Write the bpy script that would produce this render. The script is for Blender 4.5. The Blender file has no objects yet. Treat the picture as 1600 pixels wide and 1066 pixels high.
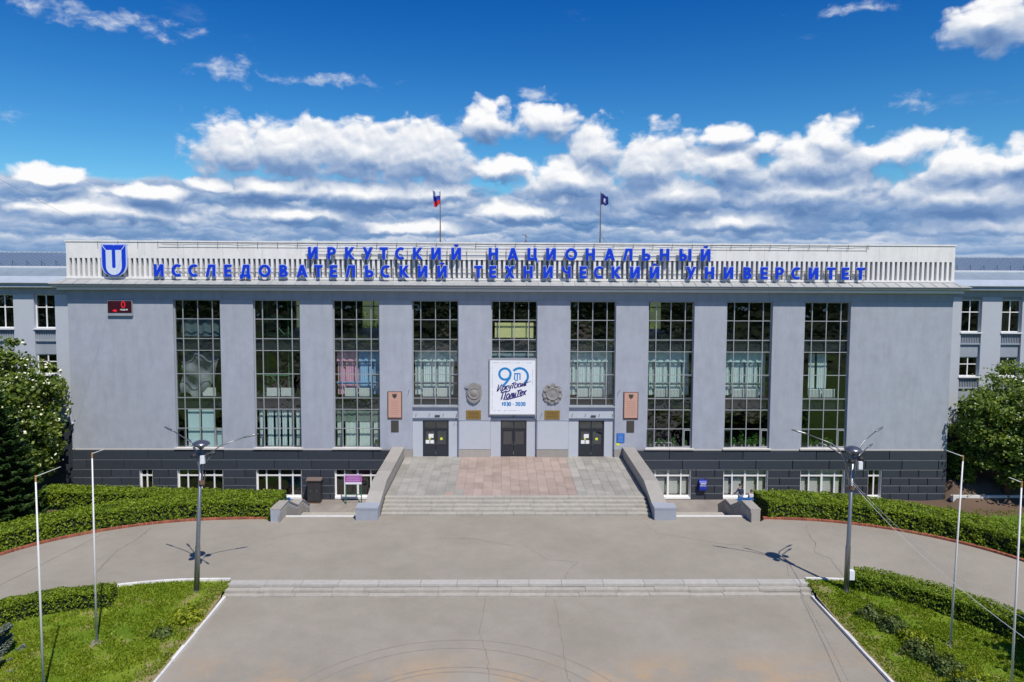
import bpy, bmesh, math, random
import numpy as np
from mathutils import Vector, Matrix

SC = bpy.context.scene
COL = SC.collection
rad = math.radians

# ------------------------------------------------------------------ camera
cd = bpy.data.cameras.new('camera')
cam = bpy.data.objects.new('camera', cd)
COL.objects.link(cam)
YAW, PIT, ROL = 0.014179, 0.060762, 0.005013
_r = Vector((math.cos(YAW), -math.sin(YAW), 0)); _f = Vector((math.sin(YAW), math.cos(YAW), 0)); _u = Vector((0, 0, 1))
_f2 = _f*math.cos(PIT) - _u*math.sin(PIT); _u2 = _u*math.cos(PIT) + _f*math.sin(PIT)
_r3 = _r*math.cos(ROL) + _u2*math.sin(ROL); _u3 = _u2*math.cos(ROL) - _r*math.sin(ROL)
cam.matrix_world = Matrix(((_r3.x, _u3.x, -_f2.x, -0.896), (_r3.y, _u3.y, -_f2.y, -50.8), (_r3.z, _u3.z, -_f2.z, 15.3), (0, 0, 0, 1)))
cd.sensor_width = 36; cd.lens = 36*1067/1600
cd.shift_y = -(533-474.93)/1600
cd.clip_start = 0.1; cd.clip_end = 5000
SC.camera = cam
SC.view_settings.view_transform = 'Standard'; SC.view_settings.look = 'None'
SC.view_settings.exposure = 0.25; SC.view_settings.gamma = 1.0; SC.view_settings.use_curve_mapping = False
SC.render.engine = 'CYCLES'
SC.cycles.max_bounces = 6; SC.cycles.transparent_max_bounces = 12
SC.cycles.diffuse_bounces = 2; SC.cycles.glossy_bounces = 3; SC.cycles.transmission_bounces = 3
SC.cycles.use_denoising = True
SC.cycles.sample_clamp_indirect = 4.0

# ------------------------------------------------------------------ sun
SUN_EL, SUN_AZ = rad(57.0), rad(27.6)          # azimuth: to the right of the way back from the facade
SUNV = Vector((math.sin(SUN_AZ)*math.cos(SUN_EL), -math.cos(SUN_AZ)*math.cos(SUN_EL), math.sin(SUN_EL)))
sl = bpy.data.lights.new('sun', 'SUN'); sl.energy = 4.0; sl.angle = rad(0.53); sl.color = (1.0, 0.94, 0.85)
so = bpy.data.objects.new('sun', sl); COL.objects.link(so)
so.rotation_euler = (-SUNV).to_track_quat('-Z', 'Y').to_euler(); so.location = (20, -40, 60)

# ------------------------------------------------------------------ sky with clouds (world nodes)
W = bpy.data.worlds.new('World'); SC.world = W; W.use_nodes = True
nt = W.node_tree; N = nt.nodes; L = nt.links
for n in list(N): N.remove(n)
def _set(sock, v):
    if isinstance(v, bpy.types.NodeSocket): L.new(v, sock)
    else: sock.default_value = v
def M(op, a, b=0.0, c=0.0, clamp=False):
    n = N.new('ShaderNodeMath'); n.operation = op; n.use_clamp = clamp
    _set(n.inputs[0], a); _set(n.inputs[1], b); _set(n.inputs[2], c); return n.outputs[0]
def V(op, a, b=(0, 0, 0), c=(0, 0, 0)):
    n = N.new('ShaderNodeVectorMath'); n.operation = op
    _set(n.inputs[0], a); _set(n.inputs[1], b)
    if op == 'MULTIPLY_ADD': _set(n.inputs[2], c)
    return n.outputs['Value'] if op == 'LENGTH' else n.outputs[0]
def NOI(vec, scale, detail, rough=0.5):
    n = N.new('ShaderNodeTexNoise'); n.inputs['Scale'].default_value = scale
    n.inputs['Detail'].default_value = detail; n.inputs['Roughness'].default_value = rough
    _set(n.inputs['Vector'], vec); return n
def VOR(vec, scale, detail):
    n = N.new('ShaderNodeTexVoronoi'); n.feature = 'F1'; n.inputs['Scale'].default_value = scale
    n.inputs['Detail'].default_value = detail; n.inputs['Roughness'].default_value = 0.5; n.voronoi_dimensions = '2D'
    n.normalize = True
    _set(n.inputs['Vector'], vec); return n.outputs['Distance']
def SS(x, a, b):
    n = N.new('ShaderNodeMapRange'); n.interpolation_type = 'SMOOTHSTEP'
    _set(n.inputs['Value'], x); n.inputs['From Min'].default_value = a; n.inputs['From Max'].default_value = b
    return n.outputs[0]
def MIX(f, a, b):
    n = N.new('ShaderNodeMix'); n.data_type = 'RGBA'
    _set(n.inputs[0], f); _set(n.inputs[6], a); _set(n.inputs[7], b); return n.outputs[2]
def RAMP(f, stops):
    n = N.new('ShaderNodeValToRGB'); e = n.color_ramp.elements
    e[0].position, e[0].color = stops[0][0], (*stops[0][1], 1); e[1].position, e[1].color = stops[-1][0], (*stops[-1][1], 1)
    for p, c in stops[1:-1]:
        q = e.new(p); q.color = (*c, 1)
    _set(n.inputs[0], f); return n.outputs[0]
tc = N.new('ShaderNodeTexCoord'); sp = N.new('ShaderNodeSeparateXYZ'); L.new(tc.outputs['Generated'], sp.inputs[0])
sx, sy, sz = sp.outputs
AZ = M('ARCTAN2', sx, sy)
HY = M('MAXIMUM', M('SQRT', M('ADD', M('MULTIPLY', sx, sx), M('MULTIPLY', sy, sy))), 0.02)
TE = M('DIVIDE', sz, HY)
cb = N.new('ShaderNodeCombineXYZ'); L.new(AZ, cb.inputs[0]); L.new(TE, cb.inputs[1]); P0 = cb.outputs[0]
wn = NOI(P0, 26, 4).outputs['Color']
P = V('MULTIPLY_ADD', wn, (0.030, 0.020, 0), V('ADD', P0, (-0.015, -0.010, 0)))
# cloud heaps: azimuth, tan(elevation), half width, half height
HEAPS = [(-0.3658, 0.149, 0.055, 0.040), (-0.3004, 0.1497, 0.0947, 0.040), (-0.2056, 0.155, 0.1088, 0.046), (-0.125, 0.150, 0.092, 0.046),
 (-0.3983, 0.1017, 0.0437, 0.0118), (-0.3261, 0.1015, 0.0762, 0.0174), (-0.2061, 0.0985, 0.1084, 0.0198), (-0.0268, 0.2005, 0.0369, 0.0293),
 (0.059, 0.2027, 0.0423, 0.0256), (0.0458, 0.2411, 0.0221, 0.0109), (-0.3781, 0.256, 0.0383, 0.0142), (-0.2525, 0.2505, 0.0653, 0.0076),
 (-0.5175, 0.2985, 0.0781, 0.0145), (0.6114, 0.2885, 0.0455, 0.0283), (0.5408, 0.2007, 0.0204, 0.011), (0.4564, 0.3289, 0.0439, 0.0063),
 (-0.617, 0.1697, 0.0134, 0.0118), (-0.4294, 0.1548, 0.0122, 0.0074), (-0.5821, 0.1015, 0.0391, 0.0107), (-0.4738, 0.0878, 0.0521, 0.0114),
 (0.142, 0.1611, 0.0408, 0.0344), (0.2056, 0.1355, 0.0791, 0.0396), (0.3018, 0.1328, 0.091, 0.0334), (0.3093, 0.1764, 0.05, 0.014),
 (0.3637, 0.1623, 0.0243, 0.0189), (0.4465, 0.1631, 0.0375, 0.0249), (0.4242, 0.1378, 0.0825, 0.0303), (0.5304, 0.1631, 0.0194, 0.0111),
 (0.5135, 0.1404, 0.0486, 0.0193), (0.6023, 0.1168, 0.0673, 0.0275), (0.6455, 0.1225, 0.0353, 0.0252), (-0.0054, 0.1369, 0.0464, 0.0147),
 (0.10, 0.118, 0.09, 0.028), (0.25, 0.098, 0.11, 0.030), (0.42, 0.095, 0.10, 0.028), (0.60, 0.082, 0.09, 0.030), (-0.10, 0.102, 0.07, 0.017), (-0.52, 0.062, 0.10, 0.016), (-0.30, 0.066, 0.11, 0.014), (0.02, 0.074, 0.10, 0.016), (0.33, 0.060, 0.12, 0.014), (0.62, 0.048, 0.10, 0.013), (-0.13, 0.050, 0.10, 0.011),
 (0.85, 0.14, 0.12, 0.05), (1.15, 0.19, 0.10, 0.04), (1.5, 0.13, 0.16, 0.05), (1.95, 0.16, 0.13, 0.05), (2.4, 0.14, 0.15, 0.045), (2.85, 0.17, 0.13, 0.05),
 (-0.85, 0.13, 0.10, 0.04), (-1.2, 0.18, 0.12, 0.05), (-1.6, 0.14, 0.15, 0.05), (-2.1, 0.17, 0.12, 0.045), (-2.6, 0.14, 0.16, 0.05), (-3.0, 0.2, 0.08, 0.03)]
WISPS = [h for h in HEAPS if (h[3] < 0.0150 and h[1] > 0.15 and h[1] != 0.1764) and abs(h[0]) < 0.8]
HEAPS = [h for h in HEAPS if h not in WISPS]
def heaps(p, hs=None):
    lo = None
    for a, t, ra, rt in (hs or HEAPS):
        if not hs: ra *= 1.12; rt *= 1.16 if a < 0.1 else 1.3
        d = V('LENGTH', V('MULTIPLY_ADD', p, (1/ra, 1/rt, 0), (-a/ra, -t/rt, 0)))
        lo = d if lo is None else M('MINIMUM', lo, d)
    return lo
def puff(p):
    f = NOI(V('MULTIPLY', p, (1.0, 1.35, 1.0)), 15, 8, 0.54).outputs['Fac']
    g = VOR(V('MULTIPLY', p, (1.0, 1.25, 1.0)), 34, 1.0)
    return M('ADD', M('MULTIPLY', M('SUBTRACT', f, 0.5), 2.5), M('MULTIPLY', M('SUBTRACT', 0.42, g), 0.75))
H0 = heaps(P); H1 = heaps(V('ADD', P, (0.0, 0.019, 0)))
F0 = puff(P); F1 = puff(V('ADD', P, (0.0025, 0.007, 0)))
D0 = M('ADD', M('SUBTRACT', 1.0, H0), F0)
shade = M('ADD', M('ADD', 0.58, M('MULTIPLY', M('SUBTRACT', H1, H0), 0.90)), M('MULTIPLY', M('SUBTRACT', F0, F1), 0.55))
shade = M('SUBTRACT', shade, M('MULTIPLY', SS(D0, 0.3, 1.3), 0.10))
shade = M('SUBTRACT', shade, M('MULTIPLY', M('SUBTRACT', 1.0, SS(TE, 0.05, 0.125)), 0.17))
cum_col = RAMP(shade, [(0.0, (0.12, 0.23, 0.46)), (0.28, (0.21, 0.33, 0.56)), (0.5, (0.38, 0.48, 0.66)), (0.75, (0.68, 0.73, 0.82)), (1.0, (0.96, 0.96, 0.97))])
cum_a = SS(D0, -0.08, 0.45)
# low banks of stratocumulus over the horizon: rows of flat-based heaps that shrink with distance
TL = M('MULTIPLY', M('LOGARITHM', M('MAXIMUM', M('ADD', TE, 0.035), 0.01), math.e), 3.3)
cq = N.new('ShaderNodeCombineXYZ'); L.new(M('MULTIPLY', AZ, 12.0), cq.inputs[0]); L.new(TL, cq.inputs[1]); Q0 = cq.outputs[0]
Q = V('MULTIPLY_ADD', NOI(V('MULTIPLY', P0, (1.0, 1.7, 1.0)), 16, 8, 0.6).outputs['Color'], (1.9, 1.5, 0), V('ADD', Q0, (-0.95, -0.75, 0)))
def cells(q, s):
    n = N.new('ShaderNodeTexVoronoi'); n.voronoi_dimensions = '2D'; n.feature = 'SMOOTH_F1'; n.inputs['Smoothness'].default_value = 0.5
    n.inputs['Scale'].default_value = s; L.new(q, n.inputs['Vector'])
    r = V('SUBTRACT', q, n.outputs['Position'])
    x = N.new('ShaderNodeSeparateXYZ'); L.new(r, x.inputs[0])
    return M('MULTIPLY', x.outputs[1], s), n.outputs['Distance']
ya, da = cells(Q, 1.0); yb, db = cells(Q, 2.4)
big = NOI(V('MULTIPLY', Q0, (0.35, 0.6, 1.0)), 1.0, 3, 0.5).outputs['Fac']
nb = NOI(V('MULTIPLY', P, (1.0, 2.2, 1.0)), 40, 5, 0.55).outputs['Fac']
bsh = M('ADD', M('ADD', 0.50, M('ADD', M('MULTIPLY', ya, 0.60), M('MULTIPLY', yb, 0.26))),
        M('ADD', M('MULTIPLY', M('SUBTRACT', big, 0.5), 1.2), M('MULTIPLY', M('SUBTRACT', nb, 0.5), 0.7)))
band_col = RAMP(bsh, [(0.0, (0.10, 0.23, 0.46)), (0.3, (0.18, 0.31, 0.55)), (0.55, (0.30, 0.42, 0.63)), (0.8, (0.46, 0.55, 0.71)), (1.0, (0.66, 0.71, 0.80))])
cover = M('SUBTRACT', 1.0, SS(TE, 0.075, 0.135))
band_a = SS(M('ADD', M('MULTIPLY', cover, 1.35), M('MULTIPLY', M('SUBTRACT', 0.45, da), 0.9)), 0.45, 0.95)
# thin high wisps
C0 = NOI(V('MULTIPLY', P, (1.0, 2.6, 1.0)), 3.1, 8, 0.62).outputs['Fac']
wisp_a = M('MULTIPLY', SS(C0, 0.60, 0.80), 0.35)
sky = N.new('ShaderNodeTexSky'); sky.sky_type = 'NISHITA'; sky.sun_disc = False
sky.sun_elevation = SUN_EL; sky.sun_rotation = math.pi - SUN_AZ; sky.altitude = 400; sky.air_density = 1.0; sky.dust_density = 0.3; sky.ozone_density = 2.5
hs = N.new('ShaderNodeHueSaturation'); hs.inputs['Saturation'].default_value = 1.32; hs.inputs['Value'].default_value = 0.80
L.new(sky.outputs[0], hs.inputs['Color'])
SKY_S = 0.12
def unit(c):                                  # cloud colours are given as seen: undo the background strength
    n = N.new('ShaderNodeVectorMath'); n.operation = 'SCALE'; L.new(c, n.inputs[0]); n.inputs['Scale'].default_value = 0.86/SKY_S; return n.outputs[0]
skyc = V('MULTIPLY', hs.outputs[0], RAMP(SS(TE, 0.08, 0.42), [(0.0, (0.50, 0.86, 1.0)), (1.0, (0.10, 0.56, 0.94))]))
c = MIX(wisp_a, skyc, unit(RAMP(C0, [(0.0, (0.6, 0.7, 0.85)), (1.0, (0.75, 0.8, 0.9))])))
c = MIX(band_a, c, unit(band_col))
W0 = heaps(P, [(a, t, ra*1.5, rt*1.5) for a, t, ra, rt in WISPS])
wf = NOI(V('MULTIPLY', P, (1.0, 1.6, 1.0)), 30, 8, 0.6).outputs['Fac']
ww = M('MULTIPLY', SS(M('ADD', M('SUBTRACT', 0.85, W0), M('MULTIPLY', M('SUBTRACT', wf, 0.5), 3.4)), 0.0, 1.3), 0.80)
c = MIX(ww, c, unit(RAMP(wf, [(0.3, (0.38, 0.50, 0.70)), (0.7, (0.80, 0.84, 0.90))])))
c = MIX(cum_a, c, unit(cum_col))
c = MIX(M('MULTIPLY', M('SUBTRACT', 1.0, SS(TE, 0.0, 0.06)), 0.35), c, unit(RAMP(TE, [(0.0, (0.30, 0.43, 0.63)), (0.1, (0.36, 0.48, 0.68))])))
bg = N.new('ShaderNodeBackground'); L.new(c, bg.inputs['Color']); bg.inputs['Strength'].default_value = SKY_S
wo = N.new('ShaderNodeOutputWorld'); L.new(bg.outputs[0], wo.inputs['Surface'])
W.cycles.sampling_method = 'MANUAL'; W.cycles.sample_map_resolution = 512

# ------------------------------------------------------------------ helpers
random.seed(7); rng = np.random.default_rng(7)
class MB:
    def __init__(s): s.v = []; s.f = []; s.m = []
    def add(s, vs, fs, mi=0):
        o = len(s.v); s.v += [tuple(v) for v in vs]; s.f += [tuple(i+o for i in f) for f in fs]; s.m += [mi]*len(fs); return s
    def box(s, x0, x1, y0, y1, z0, z1, mi=0):
        return s.add([(x0,y0,z0),(x1,y0,z0),(x1,y1,z0),(x0,y1,z0),(x0,y0,z1),(x1,y0,z1),(x1,y1,z1),(x0,y1,z1)],
                     [(0,3,2,1),(4,5,6,7),(0,1,5,4),(1,2,6,5),(2,3,7,6),(3,0,4,7)], mi)
    def prism(s, pts, a, b, axis='x', mi=0):
        """closed outline extruded along an axis. axis x: pts are (y,z); y: (x,z); z: (x,y)"""
        def P(p, t): return (t, p[0], p[1]) if axis == 'x' else ((p[0], t, p[1]) if axis == 'y' else (p[0], p[1], t))
        n = len(pts); vs = [P(p, a) for p in pts] + [P(p, b) for p in pts]
        fs = [tuple(range(n)), tuple(range(2*n-1, n-1, -1))] + [(i, i+n, (i+1) % n+n, (i+1) % n) for i in range(n)]
        return s.add(vs, fs, mi)
    def tube(s, pts, r, n=8, mi=0, cap=True):
        pts = [Vector(p) for p in pts]; rs = r if isinstance(r, (list, tuple)) else [r]*len(pts)
        vs = []; fs = []
        up = Vector((0, 0, 1))
        for i, p in enumerate(pts):
            d = (pts[min(i+1, len(pts)-1)]-pts[max(i-1, 0)]).normalized()
            a = d.cross(up if abs(d.z) < 0.95 else Vector((1, 0, 0))).normalized(); b = d.cross(a)
            for k in range(n):
                t = 2*math.pi*k/n; vs.append(p + (a*math.cos(t)+b*math.sin(t))*rs[i])
        for i in range(len(pts)-1):
            for k in range(n): fs.append((i*n+k, i*n+(k+1) % n, (i+1)*n+(k+1) % n, (i+1)*n+k))
        if cap: fs += [tuple(range(n-1, -1, -1)), tuple(range((len(pts)-1)*n, len(pts)*n))]
        return s.add(vs, fs, mi)
    def lathe(s, prof, c=(0,0,0), n=24, mi=0, axis='z'):
        vs = []; fs = []
        for r, h in prof:
            for k in range(n):
                t = 2*math.pi*k/n
                vs.append((c[0]+r*math.cos(t), c[1]+r*math.sin(t), c[2]+h) if axis == 'z' else (c[0]+r*math.cos(t), c[1]-h, c[2]+r*math.sin(t)))
        for i in range(len(prof)-1):
            for k in range(n): fs.append((i*n+k, i*n+(k+1) % n, (i+1)*n+(k+1) % n, (i+1)*n+k))
        return s.add(vs, fs, mi)
    def mesh(s, name, smooth=False):
        me = bpy.data.meshes.new(name); me.from_pydata(s.v, [], s.f)
        if any(s.m): me.polygons.foreach_set('material_index', s.m)
        if smooth: me.polygons.foreach_set('use_smooth', [True]*len(s.f))
        me.validate(); me.update(); return me
def put(name, me, mats, parent=None, loc=(0,0,0), smooth=False, rot=None, kind=None):
    """link a mesh as one object; its location is always given in world coordinates"""
    if isinstance(me, MB): me = me.mesh(name, smooth)
    if not isinstance(mats, (list, tuple)): mats = [mats]
    if len(me.materials) == 0:
        for m in mats: me.materials.append(m)
    o = bpy.data.objects.new(name, me); COL.objects.link(o); o.location = loc
    if rot: o.rotation_euler = rot
    if parent is not None:
        o.parent = parent; o.matrix_parent_inverse = parent.matrix_basis.inverted()
    if kind: o['kind'] = kind
    return o
def thing(name, label, cat, loc=(0,0,0), group=None):
    o = bpy.data.objects.new(name, None); COL.objects.link(o); o.location = loc; o.empty_display_size = 0.3
    return tag(o, label, cat, group)
def tag(o, label, cat, group=None):
    o['label'] = label; o['category'] = cat
    if group: o['group'] = group
    return o
def quads(name, C, A, B, mats, parent=None, kind=None, mi=None):
    """a cloud of quads: centres C, half axes A and B (numpy n x 3)"""
    n = len(C); V_ = np.empty((n, 4, 3), np.float32)
    V_[:, 0] = C-A-B; V_[:, 1] = C+A-B; V_[:, 2] = C+A+B; V_[:, 3] = C-A+B
    me = bpy.data.meshes.new(name); me.vertices.add(n*4); me.vertices.foreach_set('co', V_.ravel())
    me.loops.add(n*4); me.loops.foreach_set('vertex_index', np.arange(n*4, dtype=np.int32))
    me.polygons.add(n); me.polygons.foreach_set('loop_start', np.arange(n, dtype=np.int32)*4)
    if mi is not None: me.polygons.foreach_set('material_index', mi.astype(np.int32))
    me.update(calc_edges=True)
    return put(name, me, mats, parent, kind=kind)
def unitv(n):
    v = rng.normal(size=(n, 3)); return v/np.linalg.norm(v, axis=1, keepdims=True)
def leafaxes(n, size, bias=None, k=0.6):
    nr = unitv(n)
    if bias is not None:
        nr = nr*k + bias; nr /= np.linalg.norm(nr, axis=1, keepdims=True)
    a = np.cross(nr, unitv(n)); a /= np.linalg.norm(a, axis=1, keepdims=True); b = np.cross(nr, a)
    s = (size*rng.uniform(0.7, 1.3, n))[:, None]
    return a*s, b*s*0.65

# ------------------------------------------------------------------ materials
def mat(name, col, rough=0.7, metal=0.0, var=0.0, vscale=3.0, bump=0.0, bscale=40.0, rnd=0.0, island=0.0, spec=0.5, col2=None, stretch=None, big=0.0, bigs=0.3, streak=0.0):
    m = bpy.data.materials.new(name); m.use_nodes = True; t = m.node_tree; n = t.nodes; l = t.links
    p = n['Principled BSDF']; p.inputs['Roughness'].default_value = rough; p.inputs['Metallic'].default_value = metal
    p.inputs['Specular IOR Level'].default_value = spec
    p.inputs['Base Color'].default_value = (*col, 1)
    if not (var or rnd or bump or island or big): return m
    g = n.new('ShaderNodeNewGeometry')
    vec = g.outputs['Position']
    if stretch:
        vm = n.new('ShaderNodeVectorMath'); vm.operation = 'MULTIPLY'; l.new(vec, vm.inputs[0]); vm.inputs[1].default_value = stretch; vec = vm.outputs[0]
    def noise(sc, det):
        q = n.new('ShaderNodeTexNoise'); q.inputs['Scale'].default_value = sc; q.inputs['Detail'].default_value = det; q.inputs['Roughness'].default_value = 0.6
        l.new(vec, q.inputs['Vector']); return q.outputs['Fac']
    def math_(op, a, b):
        q = n.new('ShaderNodeMath'); q.operation = op
        for i, x in enumerate((a, b)):
            if isinstance(x, bpy.types.NodeSocket): l.new(x, q.inputs[i])
            else: q.inputs[i].default_value = x
        return q.outputs[0]
    f = None
    def acc(f, x): return x if f is None else math_('ADD', f, x)
    if var: f = acc(f, math_('MULTIPLY', math_('SUBTRACT', noise(vscale, 6), 0.5), var*2))
    if big: f = acc(f, math_('MULTIPLY', math_('SUBTRACT', noise(bigs, 4), 0.5), big*2))
    if streak:
        sm_ = n.new('ShaderNodeVectorMath'); sm_.operation = 'MULTIPLY'; l.new(g.outputs['Position'], sm_.inputs[0]); sm_.inputs[1].default_value = (1.6, 1.6, 0.40)
        q = n.new('ShaderNodeTexNoise'); q.inputs['Scale'].default_value = 1.0; q.inputs['Detail'].default_value = 7; q.inputs['Roughness'].default_value = 0.65; l.new(sm_.outputs[0], q.inputs['Vector'])
        f = acc(f, math_('MULTIPLY', math_('MINIMUM', math_('SUBTRACT', q.outputs['Fac'], 0.52), 0.04), streak*5))
    if rnd:
        oi = n.new('ShaderNodeObjectInfo'); f = acc(f, math_('MULTIPLY', math_('SUBTRACT', oi.outputs['Random'], 0.5), rnd*2))
    if island: f = acc(f, math_('MULTIPLY', math_('SUBTRACT', g.outputs['Random Per Island'], 0.5), island*2))
    if f is not None:
        if col2 is None:
            vv = n.new('ShaderNodeVectorMath'); vv.operation = 'SCALE'; vv.inputs[0].default_value = col; l.new(math_('MAXIMUM', math_('ADD', f, 1.0), 0.05), vv.inputs['Scale'])
            l.new(vv.outputs[0], p.inputs['Base Color'])
        else:
            mx = n.new('ShaderNodeMix'); mx.data_type = 'RGBA'; l.new(math_('ADD', f, 0.5), mx.inputs[0])
            mx.inputs[6].default_value = (*col, 1); mx.inputs[7].default_value = (*col2, 1); l.new(mx.outputs[2], p.inputs['Base Color'])
    if bump:
        b = n.new('ShaderNodeBump'); b.inputs['Strength'].default_value = bump; b.inputs['Distance'].default_value = 0.02
        l.new(noise(bscale, 4), b.inputs['Height']); l.new(b.outputs[0], p.inputs['Normal'])
    return m
def leafmat(name, c1, c2, trans=0.35):
    m = mat(name, c1, rough=0.55, island=0.55, var=0.35, vscale=0.9, col2=c2, spec=0.35); t = m.node_tree; n = t.nodes; l = t.links
    p = n['Principled BSDF']; tr = n.new('ShaderNodeBsdfTranslucent'); mx = n.new('ShaderNodeMixShader'); mx.inputs[0].default_value = trans
    src = p.inputs['Base Color'].links[0].from_socket
    br = n.new('ShaderNodeVectorMath'); br.operation = 'MULTIPLY'; l.new(src, br.inputs[0]); br.inputs[1].default_value = (1.25, 1.3, 0.6); l.new(br.outputs[0], tr.inputs['Color'])
    l.new(p.outputs[0], mx.inputs[1]); l.new(tr.outputs[0], mx.inputs[2]); l.new(mx.outputs[0], n['Material Output'].inputs['Surface']); return m
def glassmat(name, tint, refl=1.0, base=0.05):
    m = bpy.data.materials.new(name); m.use_nodes = True; t = m.node_tree; n = t.nodes; l = t.links; n.remove(n['Principled BSDF'])
    tr = n.new('ShaderNodeBsdfTransparent'); tr.inputs[0].default_value = (*tint, 1)
    gl = n.new('ShaderNodeBsdfGlossy'); gl.inputs['Roughness'].default_value = 0.015; gl.inputs['Color'].default_value = (0.95, 1.0, 0.99, 1)
    g = n.new('ShaderNodeNewGeometry'); no = n.new('ShaderNodeTexNoise'); no.inputs['Scale'].default_value = 1.3; no.inputs['Detail'].default_value = 2
    l.new(g.outputs['Position'], no.inputs['Vector']); b = n.new('ShaderNodeBump'); b.inputs['Strength'].default_value = 0.9; b.inputs['Distance'].default_value = 0.05
    l.new(no.outputs['Fac'], b.inputs['Height']); l.new(b.outputs[0], gl.inputs['Normal'])
    dt = n.new('ShaderNodeVectorMath'); dt.operation = 'DOT_PRODUCT'; l.new(g.outputs['Normal'], dt.inputs[0]); l.new(g.outputs['Incoming'], dt.inputs[1])
    def ma(op, x, y, z=0.0):
        q_ = n.new('ShaderNodeMath'); q_.operation = op
        for i_, v_ in enumerate((x, y, z)):
            if isinstance(v_, bpy.types.NodeSocket): l.new(v_, q_.inputs[i_])
            else: q_.inputs[i_].default_value = v_
        return q_.outputs[0]
    f5 = ma('POWER', ma('SUBTRACT', 1.0, ma('ABSOLUTE', dt.outputs['Value'], 0.0)), 5.0)
    q = n.new('ShaderNodeMath'); q.operation = 'MULTIPLY_ADD'; l.new(f5, q.inputs[0]); q.inputs[1].default_value = refl; q.inputs[2].default_value = base+0.05
    mx = n.new('ShaderNodeMixShader'); l.new(q.outputs[0], mx.inputs[0]); l.new(tr.outputs[0], mx.inputs[1]); l.new(gl.outputs[0], mx.inputs[2])
    l.new(mx.outputs[0], n['Material Output'].inputs['Surface']); return m
m_wall = mat('grey_plaster', (0.370, 0.397, 0.455), 0.85, var=0.15, vscale=1.4, bump=0.35, bscale=9, big=0.09, bigs=0.4, streak=0.09)
m_wall2 = mat('pale_plaster', (0.46, 0.49, 0.54), 0.85, var=0.06, vscale=2.0, bump=0.3, bscale=12)
m_frieze = mat('frieze_plaster', (0.31, 0.345, 0.39), 0.85, var=0.10, vscale=1.4, streak=0.12)
m_plinth = mat('dark_plinth_paint', (0.034, 0.042, 0.056), 0.6, var=0.2, vscale=3, rnd=0.12, bump=0.25, bscale=15)
m_plback = mat('plinth_joint_dark', (0.012, 0.014, 0.02), 0.8)
m_mortar = mat('pale_mortar', (0.13, 0.14, 0.155), 0.8, var=0.3, vscale=2.5)
m_white = mat('white_parapet_paint', (0.80, 0.785, 0.755), 0.7, var=0.07, vscale=2.5, big=0.07, bigs=0.6, streak=0.10, bump=0.15, bscale=8)
m_slat = mat('white_slat_paint', (0.80, 0.79, 0.77), 0.65, rnd=0.06, var=0.05, vscale=5)
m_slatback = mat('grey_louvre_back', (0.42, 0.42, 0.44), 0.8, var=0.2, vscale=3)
m_apron = mat('weathered_sheet_metal', (0.40, 0.41, 0.40), 0.55, metal=0.15, var=0.16, vscale=2.5, rnd=0.08)
m_corn = mat('cornice_paint', (0.36, 0.38, 0.43), 0.7, var=0.1, vscale=2)
m_cornl = mat('cornice_highlight_paint', (0.66, 0.67, 0.70), 0.6, var=0.15, vscale=3)  # edge highlights painted pale on the cornices; also coats wing sills, roof step
m_frame = mat('aluminium_frame', (0.42, 0.44, 0.46), 0.4, metal=0.3, rnd=0.1)
m_dframe = mat('dark_frame', (0.045, 0.055, 0.065), 0.5)
m_wframe = mat('white_upvc', (0.80, 0.80, 0.79), 0.45)
m_sill = mat('pale_sill', (0.58, 0.55, 0.52), 0.8, var=0.15, vscale=5)
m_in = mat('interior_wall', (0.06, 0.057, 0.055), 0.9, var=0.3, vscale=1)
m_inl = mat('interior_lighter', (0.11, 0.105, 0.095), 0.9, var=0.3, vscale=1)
m_lobby = mat('lobby_paint', (0.40, 0.43, 0.45), 0.8, var=0.2, vscale=2)
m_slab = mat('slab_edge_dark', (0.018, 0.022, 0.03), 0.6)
m_teal = mat('pale_teal_curtain', (0.70, 0.82, 0.78), 0.9, var=0.08, vscale=2)
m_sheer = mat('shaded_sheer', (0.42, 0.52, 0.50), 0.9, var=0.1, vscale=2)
m_blind = mat('teal_blind', (0.66, 0.84, 0.81), 0.9, var=0.04, vscale=2)
m_green = mat('pale_green_curtain', (0.70, 0.80, 0.68), 0.9, var=0.08, vscale=2)
m_pink = mat('pink_curtain', (0.80, 0.42, 0.55), 0.9, var=0.12, vscale=2)
m_blue = mat('blue_curtain', (0.36, 0.58, 0.82), 0.9, var=0.12, vscale=2)
m_drape = mat('grey_dust_sheet', (0.22, 0.23, 0.24), 0.6, var=0.4, vscale=1.5, bump=1.0, bscale=3)
m_yellow = mat('yellow_blind', (0.80, 0.76, 0.33), 0.9, var=0.05)
m_beige = mat('beige_blind', (0.72, 0.68, 0.61), 0.9, var=0.06, vscale=2)
m_rad = mat('white_radiator', (0.78, 0.80, 0.74), 0.5)
m_scaf = mat('green_scaffold_paint', (0.06, 0.30, 0.12), 0.5)
m_glass = glassmat('window_glass', (0.78, 0.84, 0.85), 0.9, 0.07)
m_glassd = glassmat('door_glass', (0.75, 0.8, 0.8), 0.9, 0.10)
m_glassw = glassmat('wing_glass', (0.45, 0.5, 0.5), 0.9, 0.05)
m_door = mat('dark_door_paint', (0.022, 0.026, 0.034), 0.4)
m_stone = mat('grey_granite', (0.33, 0.31, 0.28), 0.75, var=0.14, vscale=4, big=0.08, bigs=1.2, rnd=0.10, bump=0.3, bscale=20)
m_stoneblue = mat('bluish_granite', (0.33, 0.36, 0.41), 0.75, var=0.14, vscale=5, rnd=0.05, bump=0.3, bscale=20)
m_step = mat('step_granite', (0.375, 0.35, 0.305), 0.75, var=0.28, vscale=3.5, rnd=0.05, big=0.1, bigs=0.7, bump=0.3, bscale=20)
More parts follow.
